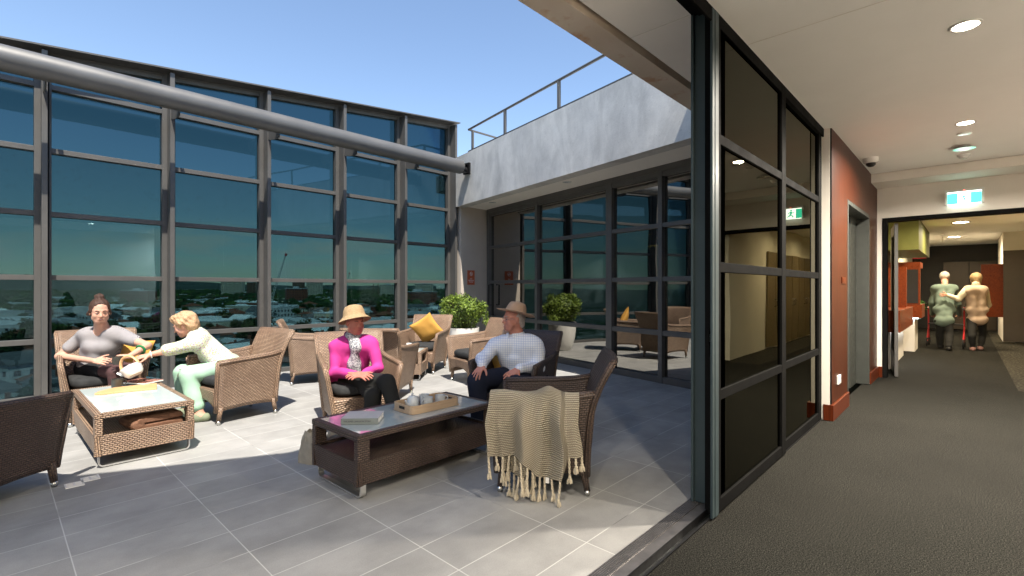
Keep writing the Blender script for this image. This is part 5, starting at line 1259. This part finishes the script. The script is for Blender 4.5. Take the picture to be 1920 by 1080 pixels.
B += hand_prims(J['wrR'], P(218, 676, 4.76) - J['wrR'], ZU * .6 - FW * .8, ZU, .30, .95) + hand_prims(J['wrL'], P(214, 672, 4.76) - J['wrL'], ZU * .8 - FW * .5, -RT * .2 + ZU, .4, .95)
grow('body', B, 'skin light', t, .006)
face_parts(hq, 1.02, HF, t, 'skin light', smile=True)
f, r, u = HF; ax = (tuple(f), tuple(r), tuple(u))
H = [ell(hq(-.022, 0, .040), (.104, .083, .094), ax, .01), ell(hq(-.045, 0, .142), (.042, .042, .034), ax, .02), cone(hq(-.06, -.03, -.02), hq(-.06, .03, -.02), .05, .05, .03), ell(hq(.105, 0, -.012), (.10, .086, .112), ax, .01, True)]
for sg in (-1, 1): H.append(cone(hq(.015, sg * .073, .015), hq(-.03, sg * .082, -.03), .012, .020, .02))
grow('hair', H, 'hair brown', t, .006, lambda X, Y, Z: .004 * np.sin(120 * X + 40 * Z) * np.sin(110 * Y - 60 * Z))
T = torso_prims(J, fw_, .016, .012, .92, 1)[:-1] + arm_prims(J, 'L', 0, .50, .022, .92) + arm_prims(J, 'R', 0, .55, .022, .92) + [cone(J['hipL'], J['hipR'], .118, .118, .05), cone(J['shL'].lerp(J['shR'], .18), J['shL'].lerp(J['shR'], .82), .078, .078, .05), ell(J['neck'] + ZU * .035 + fw_ * .055, (.100, .100, .075), k=.008, sub=True)]
grow('knit_top', T, 'grey knit top', t, .007, folds(.007))
grow('skirt', [cone(J['hipL'], J['hipR'], .121, .121, .05)] + leg_prims(J, 'R', 0, .55, .018, .95) + leg_prims(J, 'L', 0, .5, .018, .95), 'black skirt', t, .007, folds(.002))
grow('tights', leg_prims(J, 'R', .3, 2, .003, .95) + leg_prims(J, 'L', .3, 2, .003, .95), 'sheer tights', t, .006)
m = MB(); e, w_ = J['elL'] - t.location, J['wrL'] - t.location; c = e.lerp(w_, .38); d = (w_ - e).normalized(); x_ = d.cross(ZU).normalized(); y_ = d.cross(x_)
m.tube([c + (x_ * math.cos(a) + y_ * math.sin(a)) * .041 for a in [2 * math.pi * k / 24 for k in range(24)]], .011, 8, closed=True); ob('arm_band', m, 'green band', t)
mug(P(221, 683, 4.73) , .042, .075, 'dark stoneware', 'dark mug in the hands of the young woman in the grey top', R(120))

# ---------- elderly woman leaning to pour
t = person(P(436, 690, 5.2), 'elderly woman in floral blouse and mint trousers leaning forward pouring from the teapot')
J = dict(hipL=P(430, 689, 5.10), hipR=P(428, 684, 5.30), knL=P(352, 702, 4.97), knR=P(342, 698, 5.20), shL=P(374, 640, 5.02), shR=P(372, 634, 5.30), neck=P(366, 624, 5.12), elL=P(313, 658, 4.86), wrL=P(281, 665, 4.78), elR=P(384, 683, 5.36), wrR=P(358, 694, 5.20), anL=P(377, 782, 4.93), anR=P(352, 775, 5.16))
fw_ = (-RT * .55 - ZU * .8).normalized(); bend = (-RT * .9 - FW * .25).normalized()
hc = P(346, 609, 5.07); HF = frame(-RT * .86 - ZU * .42 - FW * .24); hp, hq = head_prims(hc, HF, 1.0)
B = hp + [cone(J['neck'], hc - HF[2] * .05 - HF[0] * .02, .052, .048, .03)] + torso_prims(J, fw_, 0, .01, .92)
for s_ in 'LR': B += arm_prims(J, s_, s_=.88) + leg_prims(J, s_, s_=.95) + shoe_prims(J['an' + s_], J['an' + s_] + bend * .17 * Vector((1, 1, 0)))
B += hand_prims(J['wrL'], P(252, 672, 4.70) - J['wrL'], ZU * .9 - FW * .45, -RT * .4 - FW + ZU * .1, .55, .92) + hand_prims(J['wrR'], P(338, 699, 5.08) - J['wrR'], ZU, -FW, .35, .92)
grow('body', B, 'skin aged', t, .006); face_parts(hq, 1.0, HF, t, 'skin aged', brow='hair blond')
f, r, u = HF; ax = (tuple(f), tuple(r), tuple(u))
H = [ell(hq(-.030, 0, .034), (.112, .095, .104), ax, .01), ell(hq(.045, 0, .098), (.05, .065, .035), ax, .03), cone(hq(-.07, -.03, -.04), hq(-.07, .03, -.04), .05, .05, .04), ell(hq(.125, 0, -.045), (.090, .10, .108), ax, .012, True)]
for sg in (-1, 1): H.append(cone(hq(.01, sg * .080, .03), hq(-.02, sg * .084, .0), .025, .022, .03)); H.append(ell(hq(.0, sg * .09, -.035), (.035, .03, .04), ax, .01, True))
grow('hair', H, 'hair blond', t, .0055, lambda X, Y, Z: .0075 * np.sin(85 * X + 30 * Z) * np.sin(80 * Y + 20) * np.sin(90 * Z + 25 * X))
T = torso_prims(J, fw_, .022, .03, .92)[:-1] + arm_prims(J, 'L', 0, .98, .026, .92) + arm_prims(J, 'R', 0, 1.5, .022, .9) + [cone(J['shL'].lerp(J['shR'], .1), J['shL'].lerp(J['shR'], .9), .082, .082, .05), cone(J['neck'] - bend * .03, J['neck'] + bend * .01 + ZU * .01, .07, .066, .03)]
grow('blouse', T, 'floral blouse', t, .007, folds(.009, (23, 15, 9), 1.3))
grow('trousers', [cone(J['hipL'], J['hipR'], .122, .122, .05)] + leg_prims(J, 'L', 0, 1.72, .012, 1.0, False) + leg_prims(J, 'R', 0, 1.72, .012, 1.0, False), 'mint trousers', t, .007, folds(.006, (15, 22, 9), .4))
for s_ in 'LR': grow('shoe', shoe_prims(J['an' + s_], J['an' + s_] + bend * .17, .006), 'canvas shoe', t, .006)
m = MB(); c = J['wrL'] - t.location; d = (J['elL'] - J['wrL']).normalized(); x_ = d.cross(ZU).normalized(); y_ = d.cross(x_)
m.tube([c + d * .01 + (x_ * math.cos(a) + y_ * math.sin(a)) * .030 for a in [2 * math.pi * k / 20 for k in range(20)]], .006, 6, closed=True, flat=1.6); ob('watch_band', m, 'ceramic', t)
tp = teapot(P(248, 706, 4.62), 0, 'ceramic', 'white teapot with wooden hoop handle tilted to pour in mid air', 1.0, 'hoop')
tp.rotation_euler = (0, 0, 0); M_ = Matrix((-RT, (-FW), ZU)).transposed().to_4x4(); M_ = M_ @ Matrix.Rotation(R(32), 4, 'Y'); tp.rotation_euler = M_.to_euler(); tp.location = P(254, 703, 4.66)
q = P(345, 700, 5.06); m = MB()
for sg in (-1, 1): m.tube([(sg * .032 + .024 * math.cos(a), .018 * math.sin(a), 0) for a in [2 * math.pi * k / 16 for k in range(16)]], .003, 6, closed=True)
m.tube([(-.01, 0, 0), (.01, 0, 0)], .003, 6); m.tube([(.056, 0, 0), (.06, -.05, .012), (-.02, -.06, .0)], .0025, 6); o = ob('spectacles', m, 'sign red', label='dark red spectacles held on the elderly woman\'s knee', cat='spectacles'); o.location = q + Vector((0, 0, .035)); o.rotation_euler = (.3, .2, .7)

# ---------- person in the pink jacket and straw hat
t = person(P(655, 715, 4.8), 'seated person in bright pink jacket, straw hat and grey scarf, legs crossed')
J = dict(hipR=P(640, 712, 4.78), hipL=P(672, 708, 4.84), knR=P(726, 716, 4.28), knL=P(700, 742, 4.30), anR=P(745, 786, 4.16), shR=P(630, 650, 4.70), shL=P(698, 647, 4.68), neck=P(663, 631, 4.68), elR=P(627, 699, 4.60), wrR=P(672, 702, 4.34), elL=P(707, 690, 4.62), wrL=P(679, 703, 4.36))
J['anL'] = P(690, 812, 4.26); fw_ = (-FW * .85 + RT * .5).normalized()
hc = P(665, 604, 4.63); HF = frame(RT * .72 - FW * .66 - ZU * .12); hp, hq = head_prims(hc, HF, .98)
B = hp + [cone(J['neck'] - ZU * .02, hc - HF[2] * .05 - HF[0] * .015, .052, .050, .03)] + torso_prims(J, fw_, 0, 0, .86)
for s_ in 'LR': B += arm_prims(J, s_, s_=.9) + leg_prims(J, s_, s_=.92)
B += hand_prims(J['wrR'], P(699, 708, 4.22) - J['wrR'], ZU * .8 - FW * .5, RT * .3 + FW, .25, .95, .2) + hand_prims(J['wrL'], P(660, 704, 4.26) - J['wrL'], ZU * .7 - FW * .6, ZU * .5, .35, .95)
grow('body', B, 'skin shaded', t, .006); face_parts(hq, .98, HF, t, 'skin shaded', lips='lips dark', eye=False)
T = torso_prims(J, fw_, .016, .0, .88)[:-1] + arm_prims(J, 'L', 0, 1.88, .012, .92) + arm_prims(J, 'R', 0, 1.88, .012, .92) + [cone(J['hipL'], J['hipR'], .128, .128, .05), cone(J['hipR'], J['hipR'] - ZU * .06 + fw_ * .02, .12, .10, .05), cone(J['shL'].lerp(J['shR'], .1), J['shL'].lerp(J['shR'], .9), .072, .072, .05)]
grow('jacket', T, 'pink jacket', t, .007, folds(.008, (27, 17, 9), .7))
hc_ = (J['hipL'] + J['hipR']) / 2; sc_ = (J['shL'] + J['shR']) / 2
Sf = [cone(sc_ + fw_ * .080, hc_.lerp(sc_, .5) + fw_ * .116, .052, .060, .02), cone(hc_.lerp(sc_, .5) + fw_ * .116, hc_.lerp(sc_, .08) + fw_ * .140, .062, .070, .02), cone(J['neck'] + fw_ * .03, sc_ + fw_ * .105, .062, .05, .03), ell(J['neck'] + ZU * .012 + fw_ * .008, (.082, .082, .05), k=.02)]
grow('scarf', Sf, 'scarf cloth', t, .006, folds(.006, (60, 50, 9), 2))
sdv = (J['shL'] - J['shR']).normalized(); Cf = []
for sg in (-1, 1): Cf.append(cone(J['neck'] + sdv * sg * .045 - fw_ * .02 + ZU * .01, J['neck'] + sdv * sg * .10 + fw_ * .05 - ZU * .04, .030, .026, .02))
Cf.append(cone(J['neck'] - fw_ * .05 + ZU * .015 - sdv * .05, J['neck'] - fw_ * .05 + ZU * .015 + sdv * .05, .035, .035, .03)); grow('collar', Cf, 'purple collar', t, .0055, folds(.003, (70, 60, 9)))
grow('trousers', [cone(J['hipL'], J['hipR'], .112, .112, .05)] + leg_prims(J, 'L', 0, 2, .010, .95) + leg_prims(J, 'R', 0, 1.95, .010, .95), 'black trousers', t, .007, folds(.003))
for s_, d_ in (('L', fw_), ('R', (fw_ - ZU * .5).normalized())): a_ = J['an' + s_]; grow('shoe', [cone(a_ - d_ * .03 - ZU * .01, a_ + d_ * .15 - ZU * .03, .042, .030, .02)], 'black shoe', t, .006)
def hat(prof_c, brim, o, F_, parent, mat, tiltf=0, wav=.0, crease=0, droop=(0, 0)):
    f, r, u = F_; m = MB()
    def fn(a, v):
        th = a * 2 * math.pi; n = len(prof_c) - 1; k = min(n - 1, int(v * n)); w_ = v * n - k; rr, z = [lerp(prof_c[k][i], prof_c[k + 1][i], w_) for i in (0, 1)]
        bfac = max(0, (rr - brim)) / .08; z += wav * math.sin(2 * th + .6) * bfac + droop[0] * math.cos(th) * bfac + droop[1] * abs(math.sin(th)) ** 1.5 * bfac
        if crease and z > .06: z -= crease * math.exp(-((math.sin(th) * rr) / .028) ** 2) * min(1, (z - .06) / .05) * (.6 + .4 * math.cos(th))
        return (rr * math.cos(th) * 1.12, rr * math.sin(th) * .98, z)
    m.surf(fn, 72, 34, -.004); place_mb(m, o - parent.location, f, -r, u); ob('hat', m, mat, parent)
hat([(.002, .108), (.045, .106), (.078, .092), (.094, .055), (.100, .02), (.104, .0), (.122, -.016), (.140, -.034), (.152, -.044)], .104, hq(-.016, 0, .055), frame(HF[0] + ZU * .36, ZU), t, 'straw', wav=.004, droop=(.010, 0))

# ---------- man with the brown hat
t = person(P(985, 700, 4.93), 'seated older man in brown brimmed hat, pale blue checked shirt and navy trousers')
J = dict(hipR=P(962, 704, 4.95), hipL=P(1004, 704, 4.86), knR=P(895, 714, 4.50), knL=P(966, 720, 4.42), anR=P(897, 788, 4.55), anL=P(952, 792, 4.46), shR=P(928, 647, 4.86), shL=P(1006, 647, 4.76), neck=P(969, 627, 4.82), elR=P(906, 673, 4.72), wrR=P(904, 685, 4.55), elL=P(1010, 690, 4.72), wrL=P(972, 692, 4.48))
fw_ = (-FW * .80 - RT * .62).normalized()
hc = P(963, 598, 4.80); HF = frame(-RT * .90 - FW * .42 + ZU * .02); hp, hq = head_prims(hc, HF, 1.06)
B = hp + [cone(J['neck'] - ZU * .02, hc - HF[2] * .05 - HF[0] * .015, .064, .062, .03)] + torso_prims(J, fw_, 0, .01, .95)
for s_ in 'LR': B += arm_prims(J, s_) + leg_prims(J, s_) + shoe_prims(J['an' + s_], J['an' + s_] + fw_ * .17)
B += hand_prims(J['wrR'], P(890, 706, 4.42) - J['wrR'], ZU * .7 - FW * .5 - RT * .2, RT * .8, .22, 1.05, .22) + hand_prims(J['wrL'], P(947, 708, 4.38) - J['wrL'], ZU * .8 - FW * .5, -ZU * .6 - FW * .6, .22, 1.05, .22)
grow('body', B, 'skin ruddy', t, .006); face_parts(hq, 1.06, HF, t, 'skin ruddy', smile=True, brow='hair grey')
f, r, u = HF; ax = (tuple(f), tuple(r), tuple(u))
grow('hair', [ell(hq(-.030, 0, .02), (.092, .086, .085), ax, .01), ell(hq(.115, 0, -.02), (.10, .10, .12), ax, .01, True), cone(hq(-.065, -.03, -.05), hq(-.065, .03, -.05), .035, .035, .03)], 'hair grey', t, .006)
T = torso_prims(J, fw_, .014, .022, .98)[:-1] + arm_prims(J, 'L', 0, 1.93, .020) + arm_prims(J, 'R', 0, 1.9, .022) + [cone(J['shL'].lerp(J['shR'], .12), J['shL'].lerp(J['shR'], .88), .072, .072, .05), cone(J['hipL'], J['hipR'], .122, .122, .05), cone(J['neck'] - ZU * .05, J['neck'] - ZU * .005, .082, .074, .03)]
grow('shirt', T, 'check shirt', t, .007, folds(.009, (21, 18, 9), 2.1))
m = MB(); nk = J['neck'] - t.location
for sg in (-1, 1):
    sd_ = (J['shL'] - J['shR']).normalized() * sg
    m.surf(lambda a, v: nk + sd_ * (.072 * math.sin(a * 2.7 + .2) + .02 * v * math.sin(a * 2.7 + .2)) + fw_ * (-.06 + .15 * (1 - math.cos(a * 2.7 + .2)) / 2 * 1.1) + ZU * (.030 - .045 * v - .015 * a), 12, 4, .004 * sg)
ob('collar', m, 'check shirt', t)
grow('trousers', [cone(J['hipL'], J['hipR'], .116, .116, .05)] + leg_prims(J, 'L', 0, 1.96, .014, 1.02, False) + leg_prims(J, 'R', 0, 1.96, .014, 1.02, False), 'navy trousers', t, .007, folds(.004, (17, 22, 9), 1))
for s_ in 'LR': grow('shoe', shoe_prims(J['an' + s_], J['an' + s_] + fw_ * .17, .007), 'black shoe', t, .006)
hat([(.002, .112), (.04, .112), (.066, .104), (.080, .08), (.092, .03), (.098, .0), (.125, -.006), (.155, -.008), (.178, .0)], .098, hq(-.020, 0, .058), frame(HF[0] + ZU * .30, ZU), t, 'felt hat', crease=.035, droop=(-.012, .012))
m = MB(); rl = lambda *a: hq(*a) - t.location
for sg in (-1, 1):
    c = (.094, sg * .031, -.002); m.tube([rl(c[0] + .004 * math.cos(a), c[1] + .021 * math.cos(a), c[2] + .016 * math.sin(a)) for a in [2 * math.pi * k / 16 for k in range(16)]], .0014, 5, closed=True); m.tube([rl(.092, sg * .052, .003), rl(.0, sg * .080, .004)], .0015, 5)
m.tube([rl(.1, -.010, .002), rl(.1, .010, .002)], .0014, 5); ob('glasses', m, 'steel', t)

# ---------- the pair walking away down the hall
t = person(P(1770, 655, 10.7), 'stooped white haired person in sage cardigan walking away with a wheeled frame')
J = dict(hipL=P(1762, 602, 10.72), hipR=P(1779, 602, 10.68), knL=P(1762, 628, 10.85), knR=P(1780, 629, 10.62), anL=P(1763, 650, 10.95), anR=P(1779, 650, 10.50), shL=P(1754, 541, 11.0), shR=P(1788, 541, 10.95), neck=P(1771, 529, 11.08), elL=P(1747, 567, 11.05), elR=P(1796, 570, 11.0), wrL=P(1748, 590, 11.3), wrR=P(1799, 592, 11.2))
fw_ = Vector((1, -.05, -.25)).normalized(); g = Vector((1, -.05, 0)).normalized(); hc = P(1771, 520, 11.2); HF = frame(g - ZU * .35); hp, hq = head_prims(hc, HF, 1.0)
B = hp + [cone(J['neck'], hc - HF[2] * .05, .055, .05, .03)] + torso_prims(J, fw_, 0, .0, .84)
for s_ in 'LR': B += arm_prims(J, s_, s_=.95) + leg_prims(J, s_, s_=.78) + shoe_prims(J['an' + s_], J['an' + s_] + g * .16) + hand_prims(J['wr' + s_], g - ZU * .1, ZU, (RT if s_ == 'L' else -RT), .6, 1)
grow('body', B, 'skin aged', t, .009)
grow('hair', [ell(hc - HF[0] * .03 + HF[2] * .03, (.108, .092, .098), tuple(tuple(v) for v in HF), .01), ell(hc + HF[0] * .12 - HF[2] * .03, (.09, .1, .11), tuple(tuple(v) for v in HF), .01, True)], 'hair white', t, .009, folds(.004, (60, 50, 9)))
grow('cardigan', torso_prims(J, fw_, .012, .0, .90)[:-1] + arm_prims(J, 'L', 0, 1.9, .014) + arm_prims(J, 'R', 0, 1.9, .014) + [cone(J['hipL'].lerp(J['hipR'], .15) + ZU * .0, J['hipR'].lerp(J['hipL'], .15) + ZU * .0, .118, .118, .03), cone(J['hipL'].lerp(J['shL'], .35), J['hipR'].lerp(J['shR'], .35), .100, .100, .03), cone(J['shL'], J['shR'], .09, .09, .05)], 'sage cardigan', t, .009, folds(.007))
grow('trousers', [cone(J['hipL'], J['hipR'], .092, .092, .03)] + leg_prims(J, 'L', 0, 1.95, .006, .88, False) + leg_prims(J, 'R', 0, 1.95, .006, .88, False), 'black trousers', t, .009, folds(.003))
for s_ in 'LR': grow('shoe', shoe_prims(J['an' + s_], J['an' + s_] + g * .16, .008), 'black shoe', t, .008)
wk = P(1773, 650, 11.25); t = empty('wheeled_walker', (wk.x, wk.y, 0), math.atan2(g.y, g.x), label='dark red four wheeled walking frame pushed by the stooped person', cat='walking frame')
for sg in (-1, 1):
    y = sg * .31; m = MB(); m.tube([(-.12, y, .88), (.0, y, .90), (.06, y, .84), (.12, y, .35), (.22, y, .12)], .015, 8); m.tube([(.1, y, .45), (-.18, y, .12)], .014, 8); ob('side_frame', m, 'sign red', t)
    for x in (-.2, .24): m = MB(); m.tube([(x + .085 * math.cos(a), y, .10 + .085 * math.sin(a)) for a in [2 * math.pi * k / 20 for k in range(20)]], .015, 8, closed=True); m.cyl((x, y - .02, .10), (x, y + .02, .10), .02, 8); ob('wheel', m, 'rubber', t)
    m = MB(); m.cyl((-.22, y, .88), (-.10, y, .885), .02, 8); ob('grip', m, 'rubber', t)
m = MB(); m.box((-.05, -.30, .50), (.10, .30, .53)); m.tube([(.12, -.31, .36), (.12, .31, .36)], .012, 6); ob('seat', m, 'black metal', t)

t = person(P(1832, 657, 10.5), 'fair haired person in beige vest and black trousers, arm round the companion')
J = dict(hipL=P(1823, 600, 10.55), hipR=P(1841, 600, 10.5), knL=P(1822, 630, 10.45), knR=P(1842, 630, 10.68), anL=P(1824, 652, 10.50), anR=P(1838, 651, 10.62), shL=P(1811, 545, 10.55), shR=P(1846, 545, 10.5), neck=P(1829, 536, 10.58), elL=P(1797, 561, 10.62), elR=P(1852, 572, 10.7), wrL=P(1776, 553, 10.72), wrR=P(1843, 590, 10.9))
fw_ = Vector((1, .02, -.02)).normalized(); g = Vector((1, .05, 0)).normalized(); hc = P(1829, 522, 10.66); HF = frame(g + Vector((0, .35, -.1))); hp, hq = head_prims(hc, HF, 1.0)
B = hp + [cone(J['neck'], hc - HF[2] * .05, .055, .05, .03)] + torso_prims(J, fw_, 0, .0, .84)
for s_ in 'LR': B += arm_prims(J, s_, s_=.95) + leg_prims(J, s_, s_=.78) + shoe_prims(J['an' + s_], J['an' + s_] + g * .16)
B += hand_prims(J['wrL'], P(1760, 553, 10.72) - J['wrL'], -FW, ZU, .12, 1.0, .2) + hand_prims(J['wrR'], g, ZU, -RT, .6, 1)
grow('body', B, 'skin light', t, .009)
ax = tuple(tuple(v) for v in HF); grow('hair', [ell(hc - HF[0] * .025 + HF[2] * .025, (.115, .098, .105), ax, .01), cone(hc - HF[0] * .05, hc - HF[0] * .07 - ZU * .14, .085, .06, .04), ell(hc + HF[0] * .13 - HF[2] * .03, (.09, .1, .12), ax, .01, True)], 'hair gold', t, .009, folds(.004, (60, 50, 9)))
grow('vest', torso_prims(J, fw_, .012, .0, .88)[:-1] + [cone(J['hipL'].lerp(J['hipR'], .15) + ZU * .0, J['hipR'].lerp(J['hipL'], .15) + ZU * .0, .118, .118, .03), cone(J['hipL'].lerp(J['shL'], .35), J['hipR'].lerp(J['shR'], .35), .096, .096, .03), cone(J['shL'].lerp(J['shR'], .1), J['shL'].lerp(J['shR'], .9), .095, .095, .05), cone(J['neck'] - ZU * .05, J['neck'] + ZU * .02, .08, .07, .03)], 'beige vest', t, .009, folds(.007))
for s_ in 'LR': grow('sleeve', arm_prims(J, s_, 0, 1.92, .016), 'cream sleeve', t, .008, folds(.003))
grow('trousers', [cone(J['hipL'], J['hipR'], .092, .092, .03)] + leg_prims(J, 'L', 0, 1.95, .008, .88) + leg_prims(J, 'R', 0, 1.95, .008, .88), 'black trousers', t, .009, folds(.003))
for s_ in 'LR': grow('shoe', shoe_prims(J['an' + s_], J['an' + s_] + g * .16, .008), 'pink shoe', t, .008)
